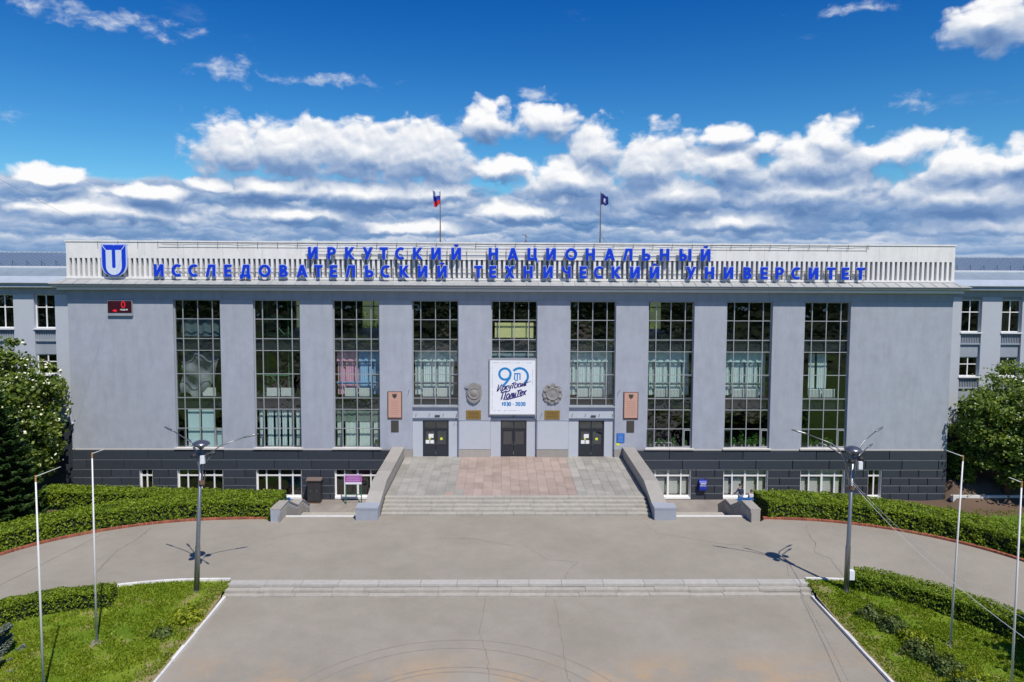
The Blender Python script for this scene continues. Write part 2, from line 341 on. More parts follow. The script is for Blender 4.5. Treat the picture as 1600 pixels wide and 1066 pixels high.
m_tileg = mat('grey_granite_tile', (0.315, 0.30, 0.27), 0.6, var=0.32, vscale=1.1, rnd=0.13, big=0.2, bigs=0.7)
m_tilep = mat('pink_granite_tile', (0.355, 0.275, 0.235), 0.6, var=0.30, vscale=1.1, rnd=0.12, big=0.1, bigs=0.8)
m_joint = mat('tile_joint', (0.20, 0.185, 0.165), 0.9)
m_kerb = mat('white_kerb', (0.66, 0.65, 0.62), 0.8, var=0.22, vscale=5, rnd=0.08)
m_slabw = mat('pale_slab', (0.41, 0.395, 0.36), 0.75, var=0.22, vscale=4, rnd=0.05)
m_brick = mat('red_brick', (0.30, 0.095, 0.055), 0.85, island=0.3, var=0.15, vscale=6)
m_crack = mat('crack_tar', (0.15, 0.135, 0.118), 0.9)
m_tyre = mat('tyre_mark', (0.245, 0.213, 0.185), 0.9)
m_bark = mat('bark', (0.075, 0.055, 0.04), 0.95, var=0.4, vscale=8, bump=1.0, bscale=25)
m_pole = mat('pole_white_paint', (0.72, 0.72, 0.72), 0.45, var=0.08, vscale=4)
m_polerust = mat('pole_rusty_cap', (0.45, 0.25, 0.09), 0.7, var=0.3, vscale=20)
m_galv = mat('galvanised_steel', (0.25, 0.26, 0.27), 0.38, metal=0.7, var=0.15, vscale=7)
m_rust = mat('rusty_steel', (0.17, 0.10, 0.06), 0.8, var=0.5, vscale=14)
m_black = mat('black_rubber', (0.015, 0.015, 0.017), 0.6)
m_letter = mat('blue_letter_face', (0.004, 0.045, 0.62), 0.35)
m_rim = mat('letter_rim', (0.50, 0.58, 0.80), 0.4)
m_sign_w = mat('white_sign', (0.80, 0.82, 0.86), 0.4, var=0.03, vscale=2)
m_roofb = mat('blue_grey_metal_roof', (0.20, 0.27, 0.36), 0.45, metal=0.25, var=0.12, vscale=0.8)
m_roofg = mat('galvanised_roof', (0.32, 0.39, 0.43), 0.4, metal=0.35, var=0.30, vscale=0.9)
m_roofw = mat('bright_gutter_sheet', (0.46, 0.52, 0.57), 0.45, metal=0.2, var=0.2, vscale=1.2)
m_pplq = mat('pink_stone_plaque', (0.56, 0.33, 0.26), 0.5, var=0.08, vscale=6)
m_pfrm = mat('brown_stone_frame', (0.13, 0.07, 0.055), 0.5)
m_brz = mat('dark_bronze', (0.09, 0.085, 0.075), 0.45, metal=0.4, var=0.3, vscale=20)
m_gold = mat('gold_brass', (0.36, 0.23, 0.055), 0.4, metal=0.5, var=0.25, vscale=10)
m_relief = mat('cast_relief', (0.26, 0.25, 0.24), 0.7, var=0.2, vscale=14, bump=0.6, bscale=30)
m_benchb = mat('blue_bench_paint', (0.015, 0.13, 0.42), 0.5, var=0.12, vscale=6)
m_cab = mat('dark_cabinet', (0.035, 0.036, 0.042), 0.5, var=0.3, vscale=5)
m_cabtop = mat('brown_cabinet_roof', (0.15, 0.11, 0.095), 0.7, var=0.2, vscale=6)
m_purple = mat('purple_board', (0.40, 0.13, 0.42), 0.6, var=0.1, vscale=5)
m_gpost = mat('green_post', (0.03, 0.16, 0.08), 0.5)
m_red = mat('red_led_panel', (0.045, 0.004, 0.010), 0.3)
m_soil = None
m_hedge = leafmat('hedge_leaf', (0.060, 0.115, 0.006), (0.300, 0.400, 0.022), 0.42)
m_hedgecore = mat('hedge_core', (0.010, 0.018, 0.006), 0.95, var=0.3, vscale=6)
m_leafa = leafmat('broad_leaf', (0.055, 0.110, 0.016), (0.260, 0.330, 0.060), 0.45)
m_leafb = leafmat('olive_leaf', (0.065, 0.125, 0.018), (0.290, 0.370, 0.080), 0.45)
m_blossom = mat('cream_blossom', (0.72, 0.72, 0.55), 0.8)
m_spruce = leafmat('spruce_needle', (0.030, 0.070, 0.018), (0.095, 0.175, 0.045), 0.25)
m_bspruce = leafmat('blue_spruce_needle', (0.090, 0.120, 0.090), (0.25, 0.30, 0.25), 0.12)
m_shrub = leafmat('bright_shrub_leaf', (0.14, 0.20, 0.010), (0.42, 0.46, 0.03))
m_junip = leafmat('juniper_leaf', (0.050, 0.090, 0.018), (0.16, 0.20, 0.05), 0.25)
m_grassb = leafmat('grass_blade', (0.120, 0.200, 0.006), (0.31, 0.38, 0.030), 0.4)
m_plant = leafmat('house_plant_leaf', (0.05, 0.18, 0.03), (0.16, 0.34, 0.08))
m_clay = mat('pot', (0.5, 0.45, 0.4), 0.7, rnd=0.5)
# asphalt with weathering and a sandy stain; lawn ground; soil mix
def ground_mat(name, c1, c2, scale, c3=None, zone=None, fine=0.16):
    m = bpy.data.materials.new(name); m.use_nodes = True; t = m.node_tree; n = t.nodes; l = t.links; p = n['Principled BSDF']; p.inputs['Roughness'].default_value = 0.9; p.inputs['Specular IOR Level'].default_value = 0.2
    g = n.new('ShaderNodeNewGeometry')
    def noise(sc, det, r=0.6, st=None):
        v = g.outputs['Position']
        if st:
            q = n.new('ShaderNodeVectorMath'); q.operation = 'MULTIPLY'; l.new(v, q.inputs[0]); q.inputs[1].default_value = st; v = q.outputs[0]
        q = n.new('ShaderNodeTexNoise'); q.inputs['Scale'].default_value = sc; q.inputs['Detail'].default_value = det; q.inputs['Roughness'].default_value = r; l.new(v, q.inputs['Vector']); return q.outputs['Fac']
    def mr(x, a, b):
        q = n.new('ShaderNodeMapRange'); q.interpolation_type = 'SMOOTHSTEP'; l.new(x, q.inputs['Value']); q.inputs['From Min'].default_value = a; q.inputs['From Max'].default_value = b; return q.outputs[0]
    def mix(f, a, b):
        q = n.new('ShaderNodeMix'); q.data_type = 'RGBA'
        for i, x in ((0, f), (6, a), (7, b)):
            if isinstance(x, bpy.types.NodeSocket): l.new(x, q.inputs[i])
            else: q.inputs[i].default_value = x if isinstance(x, float) else (*x, 1)
        return q.outputs[2]
    def ma(op, a, b):
        q = n.new('ShaderNodeMath'); q.operation = op
        for i, x in enumerate((a, b)):
            if isinstance(x, bpy.types.NodeSocket): l.new(x, q.inputs[i])
            else: q.inputs[i].default_value = x
        return q.outputs[0]
    base = mix(mr(noise(scale, 6), 0.3, 0.7), c1, c2)
    q = n.new('ShaderNodeVectorMath'); q.operation = 'SCALE'; l.new(base, q.inputs[0]); l.new(ma('ADD', ma('MULTIPLY', noise(1.1, 8, 0.7), 0.30), ma('ADD', ma('MULTIPLY', noise(9.0, 5, 0.7, (1.0, 1.0, 1.0)), 0.18), 0.76)), q.inputs['Scale']); base = q.outputs[0]
    if c3 is not None:
        f = mr(noise(0.35, 7, 0.65), 0.44, 0.66)
        if zone:
            sx_ = n.new('ShaderNodeSeparateXYZ'); l.new(g.outputs['Position'], sx_.inputs[0]); f = zone(ma, mr, noise, sx_.outputs, f)
        base = mix(f, base, c3)
    fn = noise(60, 3)
    q = n.new('ShaderNodeVectorMath'); q.operation = 'SCALE'; l.new(base, q.inputs[0]); l.new(ma('ADD', ma('MULTIPLY', fn, fine*2), 1.0-fine), q.inputs['Scale'])
    l.new(q.outputs[0], p.inputs['Base Color'])
    b = n.new('ShaderNodeBump'); b.inputs['Strength'].default_value = 0.3; b.inputs['Distance'].default_value = 0.01; l.new(fn, b.inputs['Height']); l.new(b.outputs[0], p.inputs['Normal'])
    return m
m_asph = ground_mat('pale_asphalt', (0.272, 0.246, 0.204), (0.310, 0.282, 0.238), 0.22)
m_asph2 = ground_mat('pale_asphalt_sandy', (0.272, 0.246, 0.204), (0.313, 0.285, 0.240), 0.22, (0.45, 0.30, 0.16),
    lambda ma, mr, noise, o, f: ma('MULTIPLY', ma('MULTIPLY', f, mr(o[1], -23.8, -26.5)), 0.75))
m_lowpav = ground_mat('worn_brown_paving', (0.235, 0.205, 0.185), (0.33, 0.295, 0.265), 0.5)
m_lawn = ground_mat('lawn_ground', (0.090, 0.155, 0.008), (0.18, 0.24, 0.022), 0.45, (0.27, 0.21, 0.12),
    lambda ma, mr, noise, o, f: ma('MAXIMUM', ma('MULTIPLY', mr(noise(0.9, 6, 0.65), 0.53, 0.66), 0.85), ma('MULTIPLY', mr(ma('ADD', noise(1.1, 5), ma('MULTIPLY', mr(ma('ABSOLUTE', o[0], 0.0), 15.6, 13.7), 0.5)), 0.75, 0.95), 0.9)), fine=0.35)
m_terrain = ground_mat('slope_ground', (0.060, 0.120, 0.010), (0.12, 0.19, 0.022), 0.5, (0.125, 0.085, 0.060),
    lambda ma, mr, noise, o, f: mr(ma('ADD', o[1], ma('MULTIPLY', noise(1.2, 5), 2.0)), -2.6, -1.8), fine=0.35)
m_field = ground_mat('far_ground', (0.055, 0.085, 0.022), (0.09, 0.10, 0.045), 0.02)

def text_mesh(s, size, ext, off=0.0, align='CENTER', shear=0.0):
    t = bpy.data.curves.new('t', 'FONT'); t.body = s; t.size = size; t.extrude = ext; t.offset = off; t.align_x = align; t.shear = shear; t.resolution_u = 3
    o = bpy.data.objects.new('t', t); COL.objects.link(o)
    dg = bpy.context.evaluated_depsgraph_get(); dg.update()
    me = bpy.data.meshes.new_from_object(o.evaluated_get(dg)); bpy.data.objects.remove(o); bpy.data.curves.remove(t)
    me.materials.clear(); return me
R90 = (math.pi/2, 0, 0)

# ------------------------------------------------------------------ block letters drawn as strokes
def glyph(ch, H=0.88, w=0.205, g=0.0):
    """outline pieces of a bold Cyrillic capital, centred on x = 0, base on z = 0; g grows every stroke"""
    out = []
    def q(*pts): out.append(list(pts))
    def vb(x, z0=0.0, z1=H): q((x-w/2-g, z0-g), (x+w/2+g, z0-g), (x+w/2+g, z1+g), (x-w/2-g, z1+g))
    def hb(x0, x1, z, t=0.88): q((x0-g, z-w*t/2-g), (x1+g, z-w*t/2-g), (x1+g, z+w*t/2+g), (x0-g, z+w*t/2+g))
    def db(x0, z0, x1, z1, ww=None):
        ww = (ww or w*1.12)/2+g; q((x0-ww, z0-g), (x0+ww, z0-g), (x1+ww, z1+g), (x1-ww, z1+g))
    def arcp(cx, cz, rx, rz, t0, t1, n=14, a=None):
        for i in range(n):
            ta, tb = rad(t0+(t1-t0)*i/n), rad(t0+(t1-t0)*(i+1)/n)
            e0 = (rx+g, rz+g); e1 = (rx-w-g, rz-w*0.9-g)
            q((cx+e1[0]*math.cos(ta), cz+e1[1]*math.sin(ta)), (cx+e0[0]*math.cos(ta), cz+e0[1]*math.sin(ta)), (cx+e0[0]*math.cos(tb), cz+e0[1]*math.sin(tb)), (cx+e1[0]*math.cos(tb), cz+e1[1]*math.sin(tb)))
    W_ = 0.34; L_ = -W_+w/2; R_ = W_-w/2; t = w*0.88/2
    def bowl(x0, z0, z1, rx): # right-hand bowl between z0 and z1 from x0
        rz = (z1-z0)/2; hb(x0, x0+rx*0.45, z1-t); hb(x0, x0+rx*0.45, z0+t); arcp(x0+rx*0.45, (z0+z1)/2, rx*0.62+0.02, rz, -90, 90, 10)
    if ch in 'ИЙ': vb(L_-0.01); vb(R_+0.01); db(L_+0.02, 0, R_-0.02, H)
    if ch == 'Й': arcp(0, H+0.24, 0.20, 0.165, 200, 340, 8)
    if ch == 'Р': vb(L_+0.04); bowl(L_+0.04, H*0.36, H, 0.46)
    if ch == 'К': vb(L_+0.02); db(L_+0.16, H*0.50, R_, H); db(R_+0.03, 0, L_+0.16, H*0.52)
    if ch == 'У': db(-0.13, 0, R_+0.02, H); db(0.0, H*0.32, L_-0.02, H)
    if ch == 'Т': vb(0); hb(-0.30, 0.30, H-t)
    if ch == 'С': arcp(0.05, H/2, 0.42, H/2+0.015, 52, 308, 22)
    if ch == 'О': arcp(0, H/2, 0.44, H/2+0.015, 0, 360, 28)
    if ch == 'Н': vb(L_); vb(R_); hb(L_, R_, H/2)
    if ch == 'А': db(L_-0.05, 0, -0.01, H); db(R_+0.05, 0, 0.01, H); hb(-0.2, 0.2, H*0.28)
    if ch == 'Ц': vb(L_); vb(R_-0.02); hb(L_, R_+0.12, t); q((R_+0.04-g, -0.17-g), (R_+0.14+g, -0.17-g), (R_+0.14+g, t), (R_+0.04-g, t))
    if ch == 'Л': db(L_-0.03, 0, L_+0.17, H, w); vb(R_); hb(L_+0.13, R_, H-t)
    if ch == 'Д': db(L_+0.02, 0.08, L_+0.19, H, w); vb(R_-0.03); hb(L_+0.13, R_, H-t); hb(L_-0.13, R_+0.10, t); vb(L_-0.06, -0.15, 0.1); vb(R_+0.03, -0.15, 0.1)
    if ch == 'Ь': vb(L_+0.04); bowl(L_+0.04, 0, H*0.60, 0.46)
    if ch == 'Ы': vb(L_-0.08); bowl(L_-0.08, 0, H*0.60, 0.40); vb(R_+0.11)
    if ch == 'Е': vb(L_+0.07); hb(L_+0.07, 0.26, H-t); hb(L_+0.07, 0.22, H/2); hb(L_+0.07, 0.26, t)
    if ch == 'В': vb(L_+0.04); bowl(L_+0.04, H*0.46, H, 0.40); bowl(L_+0.04, 0, H*0.55, 0.46)
    if ch == 'Х': db(L_, 0, R_, H); db(R_, 0, L_, H)
    if ch == 'Ч': vb(R_); arcp(0.03, H*0.98, 0.37, H*0.58, 180, 270, 9); hb(0.0, R_, H*0.40+t*0.9)
    return out
def glyph_mesh(ch, depth, g=0.0):
    mb = MB()
    for i, poly in enumerate(glyph(ch, g=g)):
        mb.prism(poly, -depth-0.0015*(i % 3)-0.0006*(i//3 % 3), 0.0, 'y')
    me = mb.mesh('letter'); return me
# thin script and digits as brushed polylines in a unit box (x advance last)
def _arc(cx, cz, rx, rz, t0, t1, n=9): return [(cx+rx*math.cos(rad(t0+(t1-t0)*i/n)), cz+rz*math.sin(rad(t0+(t1-t0)*i/n))) for i in range(n+1)]
SCRIPT = {'И': ([[(0.05,1.25),(0.05,0.0),(0.12,0.05),(0.62,1.25),(0.62,0.05),(0.75,0.02)]], 0.85), 'П': ([[(-0.1,1.2),(0.7,1.3)],[(0.1,1.25),(0.05,0.0)],[(0.6,1.27),(0.56,0.02),(0.72,0.08)]], 0.85),
 'р': ([[(0.08,0.75),(0.0,-0.45)],[(0.05,0.5),(0.22,0.78),(0.45,0.72),(0.45,0.2),(0.22,0.0),(0.05,0.1)]], 0.58), 'к': ([[(0.05,0.78),(0.03,0.0)],[(0.42,0.76),(0.06,0.38),(0.22,0.3),(0.40,0.0),(0.5,0.05)]], 0.56),
 'у': ([[(0.03,0.76),(0.08,0.2),(0.3,0.15),(0.42,0.76)],[(0.42,0.76),(0.35,-0.25),(0.1,-0.48),(-0.05,-0.3)]], 0.55), 'т': ([[(-0.1,0.95),(0.6,1.02)],[(0.22,0.97),(0.18,0.1),(0.28,0.0)]], 0.50),
 'с': ([_arc(0.24,0.38,0.24,0.38,50,310)], 0.50), 'и': ([[(0.05,0.76),(0.05,0.08),(0.15,0.02),(0.42,0.72),(0.42,0.06),(0.55,0.05)]], 0.60), 'й': ([[(0.05,0.76),(0.05,0.08),(0.15,0.02),(0.42,0.72),(0.42,0.06),(0.55,0.05)],[(0.1,1.02),(0.24,0.94),(0.4,1.06)]], 0.60),
 'о': ([_arc(0.24,0.38,0.24,0.38,0,360,14)], 0.56), 'л': ([[(-0.02,0.02),(0.08,0.05),(0.24,0.76),(0.42,0.74),(0.42,0.05),(0.52,0.05)]], 0.58), 'е': ([[(0.05,0.36),(0.44,0.46)]+_arc(0.25,0.38,0.22,0.38,20,320)], 0.54), 'х': ([[(0.02,0.74),(0.42,0.02),(0.5,0.05)],[(0.44,0.78),(0.0,0.0)]], 0.52),
 '1': ([[(0.08,0.72),(0.28,0.98),(0.28,0.0)]], 0.58), '9': ([_arc(0.3,0.66,0.24,0.29,0,360,14), [(0.54,0.66),(0.40,0.15),(0.15,0.02)]], 0.72), '3': ([_arc(0.26,0.72,0.22,0.23,140,-80)+_arc(0.26,0.26,0.25,0.24,80,-140)], 0.68),
 '0': ([_arc(0.3,0.5,0.25,0.46,0,360,16)], 0.74), '2': ([_arc(0.28,0.70,0.23,0.25,160,-30)+[(0.05,0.05),(0.56,0.05)]], 0.70), '-': ([[(0.05,0.45),(0.4,0.45)]], 0.5), ' ': ([], 0.35)}
def script(mb, txt, x, z, size, w, slope=0.0, shear=0.25, y=-0.107):
    cx = 0.0; k = 0
    for ch in txt:
        strokes, adv = SCRIPT[ch]
        for s_ in strokes:
            pts = [(x+size*(cx+px+shear*pz), z+size*(pz+slope*(cx+px))) for px, pz in s_]; mb.add(*stroke(pts, w, y-0.0004*(k % 5))); k += 1
        cx += adv

# ------------------------------------------------------------------ ground, plaza, lawns
OL = [(-14.5,-10.9),(-17.3,-10.96),(-19.1,-11.16),(-20.8,-11.55),(-22.35,-12.13),(-23.7,-12.87),(-25,-13.67),(-26.06,-14.7),(-26.95,-15.95),(-27.9,-18),(-28.5,-21),(-28.7,-26),(-28.7,-60)]
OR = [(14.5,-10.9),(16.95,-11.09),(18.72,-11.39),(20.32,-11.99),(21.82,-12.66),(23.16,-13.49),(24.33,-14.46),(25.32,-15.54),(26.12,-16.8),(27.1,-19),(27.6,-22),(27.8,-26),(27.8,-60)]
IL = [(-13.9,-18.66),(-16.97,-18.66),(-18.7,-19.15),(-20.9,-19.75),(-22.9,-20.8),(-24.6,-22.8),(-25.6,-25.5),(-26,-29),(-26,-60)]
IR = [(13.9,-18.66),(15.6,-18.66),(17.6,-19.1),(20.0,-20.4),(21.9,-22.1),(23.2,-24.5),(23.8,-28),(23.8,-60)]
def dense(path, step):
    out = [Vector((*path[0], 0))]
    for a, b in zip(path[:-1], path[1:]):
        a = Vector((*a, 0)); b = Vector((*b, 0)); n = max(1, int((b-a).length/step))
        for i in range(1, n+1): out.append(a.lerp(b, i/n))
    return out
def smooth_path(path, step=0.4):
    p = dense(path, step)
    for _ in range(12): p = [p[0]] + [(p[i-1]+p[i]*2+p[i+1])/4 for i in range(1, len(p)-1)] + [p[-1]]
    return p
def ss(a, b, x): t = np.clip((x-a)/(b-a), 0, 1); return t*t*(3-2*t)
far = MB().box(-2500, 2500, -2500, 2500, -3.6, -3.0)
put('ground', far, m_field, kind='structure')
def inside(X, Y, poly):
    r = np.zeros(X.shape, bool); n = len(poly); j = n-1
    for i in range(n):
        xi, yi = poly[i][:2]; xj, yj = poly[j][:2]
        c_ = ((yi > Y) != (yj > Y)) & (X < (xj-xi)*(Y-yi)/((yj-yi)+1e-9)+xi); r ^= c_; j = i
    return r
outline = [tuple(p[:2]) for p in smooth_path(OL)][::-1] + [(-13.9,-10.9),(13.9,-10.9)] + [tuple(p[:2]) for p in smooth_path(OR)]
gx = np.arange(-75, 75.1, 0.6); gy = np.arange(-60, 3.01, 0.6); X, Y = np.meshgrid(gx, gy)
dmin = np.full(X.shape, 99.0)
for path in (OL, OR):
    for (ax, ay), (bx, by) in zip(path[:-1], path[1:]):
        dx, dy = bx-ax, by-ay; t = np.clip(((X-ax)*dx+(Y-ay)*dy)/(dx*dx+dy*dy), 0, 1); dmin = np.minimum(dmin, np.hypot(X-ax-t*dx, Y-ay-t*dy))
Zt = -0.06-2.62*ss(1.6, 7.0, dmin)
Zt[(np.abs(X) < 15.1) & (Y > -11)] = -2.95; Zt[(np.abs(X) < 17.6) & (Y > -5.4)] = -2.95
Zt = np.where(np.abs(X) > 33.4, Zt+1.5*ss(-1.6, 0.6, Y), Zt)
Zt += 0.06*np.sin(X*1.3+np.cos(Y*0.9)*2)*np.cos(Y*1.7) * (np.abs(X) > 15)
Zt[inside(X, Y, outline)] = -0.75
nx, ny = len(gx), len(gy)
tv = np.stack([X, Y, Zt], -1).reshape(-1, 3)
fs = [(j*nx+i, j*nx+i+1, (j+1)*nx+i+1, (j+1)*nx+i) for j in range(ny-1) for i in range(nx-1)]
me = bpy.data.meshes.new('sloping_ground'); me.from_pydata(tv.tolist(), [], fs); me.polygons.foreach_set('use_smooth', [True]*len(fs))
put('grass_slope', me, m_terrain, kind='structure')
def tz(x, y):
    i = int(np.clip(round((x+75)/0.6), 0, nx-1)); j = int(np.clip(round((y+60)/0.6), 0, ny-1)); return float(Zt[j, i])
put('lower_pavement', MB().box(-14.48, 14.48, -10.6, -0.06, -3.2, -2.65).box(-17.2, -14.48, -5.0, -0.06, -3.2, -2.65).box(14.48, 17.9, -5.0, -0.06, -3.2, -2.65), m_lowpav, kind='structure')
# upper plaza: one solid slab with the two curved roads
top = [(-8.21,-10.56),(-8.21,-10.2),(8.21,-10.2),(8.21,-10.56),(13.88,-10.56),(13.88,-11.3),(14.5,-11.3)] + [tuple(p[:2]) for p in smooth_path(OR)][1:] + [tuple(p[:2]) for p in smooth_path(IR)][::-1] \
    + [tuple(p[:2]) for p in smooth_path(IL)] + [tuple(p[:2]) for p in smooth_path(OL)][::-1][:-1] + [(-14.5,-11.3),(-13.88,-11.3),(-13.88,-10.56)]
bm = bmesh.new(); vs = [bm.verts.new((x, y, 0)) for x, y in top]; f0 = bm.faces.new(vs)
bmesh.ops.triangulate(bm, faces=[f0]); r = bmesh.ops.extrude_face_region(bm, geom=bm.faces[:])
bmesh.ops.translate(bm, vec=(0, 0, -2.9), verts=[e for e in r['geom'] if isinstance(e, bmesh.types.BMVert)])
bmesh.ops.recalc_face_normals(bm, faces=bm.faces[:]); me = bpy.data.meshes.new('plaza'); bm.to_mesh(me); bm.free()
plaza = put('plaza', me, m_asph, kind='structure')
lowp = put('lower_plaza', MB().box(-13.62, 13.62, -62, -19.3, -1.0, -0.32), m_asph2, kind='structure')
# lawns
def lawn_z(y): return -0.035-0.16*float(ss(-19.2, -22.5, np.array(y)))
def lawn(path, sgn, name):
    P_ = smooth_path(path, 0.5); mb = MB(); rows = []
    for y in list(np.arange(-18.75, -40, -0.5))+[-50, -60]:
        xs = [p.x for p, q in zip(P_[:-1], P_[1:]) if (p.y-y)*(q.y-y) <= 0]
        xo = max(abs(x) for x in xs) if xs else 16.9
        rows.append([(sgn*((13.72 if y < -19.85 else 13.9)+(xo-0.03-13.72)*k/14), y, lawn_z(y)+0.02*math.sin(k*2.1+y*1.7)*(0 < k < 14)) for k in range(15)])
    vs = [v for r_ in rows for v in r_]; fs = [(j*15+i, j*15+i+1, (j+1)*15+i+1, (j+1)*15+i) for j in range(len(rows)-1) for i in range(14)]
    mb.add(vs, fs); mb_o = put(name, mb, m_lawn, smooth=True, kind='structure'); return mb_o
lawn(IL, -1, 'lawn'); lawn(IR, 1, 'lawn')
def in_lawn(x, y, path):
    P_ = path; best = 0
    for (ax, ay), (bx, by) in zip(P_[:-1], P_[1:]):
        if min(ay, by) <= y <= max(ay, by) and ay != by: best = max(best, abs(ax+(bx-ax)*(y-ay)/(by-ay)))
    return 13.85 < abs(x) < best-0.15
gc = []
for path, s in ((IL, -1), (IR, 1)):
    n = 60000; xs = rng.uniform(13.8, 24, n)*s; ys = rng.uniform(-30, -18.75, n)
    pv = np.array([[p[0], p[1]] for p in path]); lim = np.interp(-ys, -pv[:, 1], np.abs(pv[:, 0]))
    patch = np.sin(xs*1.9+np.sin(ys*1.3)*1.7)*np.sin(ys*2.3+np.sin(xs*1.1)*2)+rng.normal(0, 0.45, n)
    ok = (np.abs(xs) < lim-0.1) & (patch > -0.35)
    xs, ys = xs[ok], ys[ok]; gc.append(np.stack([xs, ys, np.array([-0.035-0.16*v for v in ss(-19.2, -22.5, ys)])+0.03], 1))
G = np.concatenate(gc); n = len(G); th = rng.uniform(0, 6.28, n); h = rng.uniform(0.025, 0.06, n)
A_ = np.stack([np.cos(th), np.sin(th), np.zeros(n)], 1)*rng.uniform(0.012, 0.03, n)[:, None]
B_ = np.stack([rng.normal(0, 0.018, n), rng.normal(0, 0.018, n), h], 1)
quads('lawn_grass', G, A_, B_, m_grassb, kind='stuff')['label'] = 'short uneven green grass blades on the two lawns'
# weeds and grass on the slopes behind the hedges
n = 24000; xs = rng.uniform(14.6, 40, n)*rng.choice([-1, 1], n); ys = rng.uniform(-24, -2.2, n)
zi = Zt[np.clip(np.round((ys+60)/0.6).astype(int), 0, ny-1), np.clip(np.round((xs+75)/0.6).astype(int), 0, nx-1)]
ok = zi > -3; ok &= ~inside(xs, ys, outline)
G = np.stack([xs, ys, zi+0.04], 1)[ok]; n = len(G); th = rng.uniform(0, 6.28, n)
A_ = np.stack([np.cos(th), np.sin(th), np.zeros(n)], 1)*0.03; B_ = np.stack([rng.normal(0, 0.03, n), rng.normal(0, 0.03, n), rng.uniform(0.04, 0.11, n)], 1)
quads('slope_grass', G, A_, B_, m_grassb, kind='stuff')['label'] = 'longer grass on the banks behind the curved hedges'

# cracks and tyre marks, thin strips just proud of the asphalt
def strip(path, w, z, name, m, parent, jit=0.0, sub=6):
    P_ = []
    for a, b in zip(path[:-1], path[1:]):
        for k in range(sub): P_.append(Vector((a[0]+(b[0]-a[0])*k/sub, a[1]+(b[1]-a[1])*k/sub, z)))
    P_.append(Vector((*path[-1], z)))
    if jit: P_ = [p+Vector((random.uniform(-jit, jit), random.uniform(-jit, jit), 0)) for p in P_]
    vs = []
    for i, p in enumerate(P_):
        d = (P_[min(i+1, len(P_)-1)]-P_[max(i-1, 0)]).normalized(); q = Vector((-d.y, d.x, 0))*w*random.uniform(0.4, 1.1)/2; vs += [p-q, p+q]
    return put(name, MB().add(vs, [(2*i, 2*i+1, 2*i+3, 2*i+2) for i in range(len(P_)-1)]), m, parent)
for pth, w, j in (([(-24.9,-20.0),(-24.48,-19.2),(-23.9,-16.4),(-23.21,-13.14)], 0.05, 0.03), ([(-20.77,-17.88),(-21.2,-15.3),(-20.9,-13.8),(-21.01,-12.22)], 0.05, 0.05),
    ([(16.97,-11.7),(16.6,-13),(16.32,-14.53),(15.76,-15.52),(16.23,-16.54),(15.84,-18.4)], 0.035, 0.08), ([(-4.4,-13.7),(-2.43,-13.8),(-0.94,-14.49),(-0.2,-14.7)], 0.02, 0.05),
    ([(0.4,-14.7),(1.47,-16.5),(3.03,-16.73),(2.4,-17.9),(2.17,-18.64)], 0.022, 0.05), ([(7.5,-11.3),(7.9,-13.0),(11.0,-14.4),(13.0,-14.9)], 0.02, 0.06), ([(-15,-14.6),(-12.4,-13),(-9.2,-12.6)], 0.015, 0.05), ([(13.2,-18.4),(14.2,-15.5)], 0.02, 0.02)):
    strip(pth, w, 0.004, 'crack', m_crack, plaza, j)
for pth, w, j in (([(-1.64,-19.95),(-1.78,-22.94),(-1.41,-24.8),(-1.34,-26.28),(-1.6,-32)], 0.02, 0.05), ([(1.58,-19.94),(1.64,-22.96),(1.6,-25.45),(1.67,-26.3),(2.2,-33)], 0.02, 0.04)):
    strip(pth, w, -0.316, 'crack', m_crack, lowp, j)
for r_, cx_, cy_ in ((7.4, -2.6, -30.8), (6.9, -2.7, -30.9), (5.6, -2.4, -30.9), (5.2, -2.5, -30.8)):
    strip([(cx_+r_*math.cos(t), cy_+r_*math.sin(t)) for t in np.linspace(0.5, 2.5, 30)], 0.07, -0.3165, 'tyre_mark', m_tyre, lowp, 0.0, 2)

# front steps of pale granite slabs (top landing edge, two risers)
fst = thing('plaza_steps', 'low flight of worn pale granite steps across the lower plaza', 'steps', (0, -19.2, -0.32))
for lvl, (y0, y1, zt, m) in enumerate(((-19.15, -18.66, 0.004, m_slabw), (-19.47, -19.15, -0.125, m_step), (-19.78, -19.47, -0.245, m_step))):
    x = -13.88
    while x < 13.85:
        w = min(random.uniform(1.5, 2.0), 13.88-x)
        if 13.88-(x+w) < 0.5: w = 13.88-x
        dz = random.uniform(-0.012, 0.008); bb = 0.012
        mb = MB().box(x+0.008, x+w-0.008, y0+0.004-bb, y1-0.004-bb, zt-0.115+dz if lvl else zt-0.122, zt+dz*(lvl > 0))
        put('step_slab', mb, m, fst); x += w
put('riser_bed', MB().box(-13.87, 13.87, -19.78, -18.7, -1.0, -0.275).box(-13.87, 13.87, -19.44, -18.7, -0.275, -0.155), m_joint, fst)
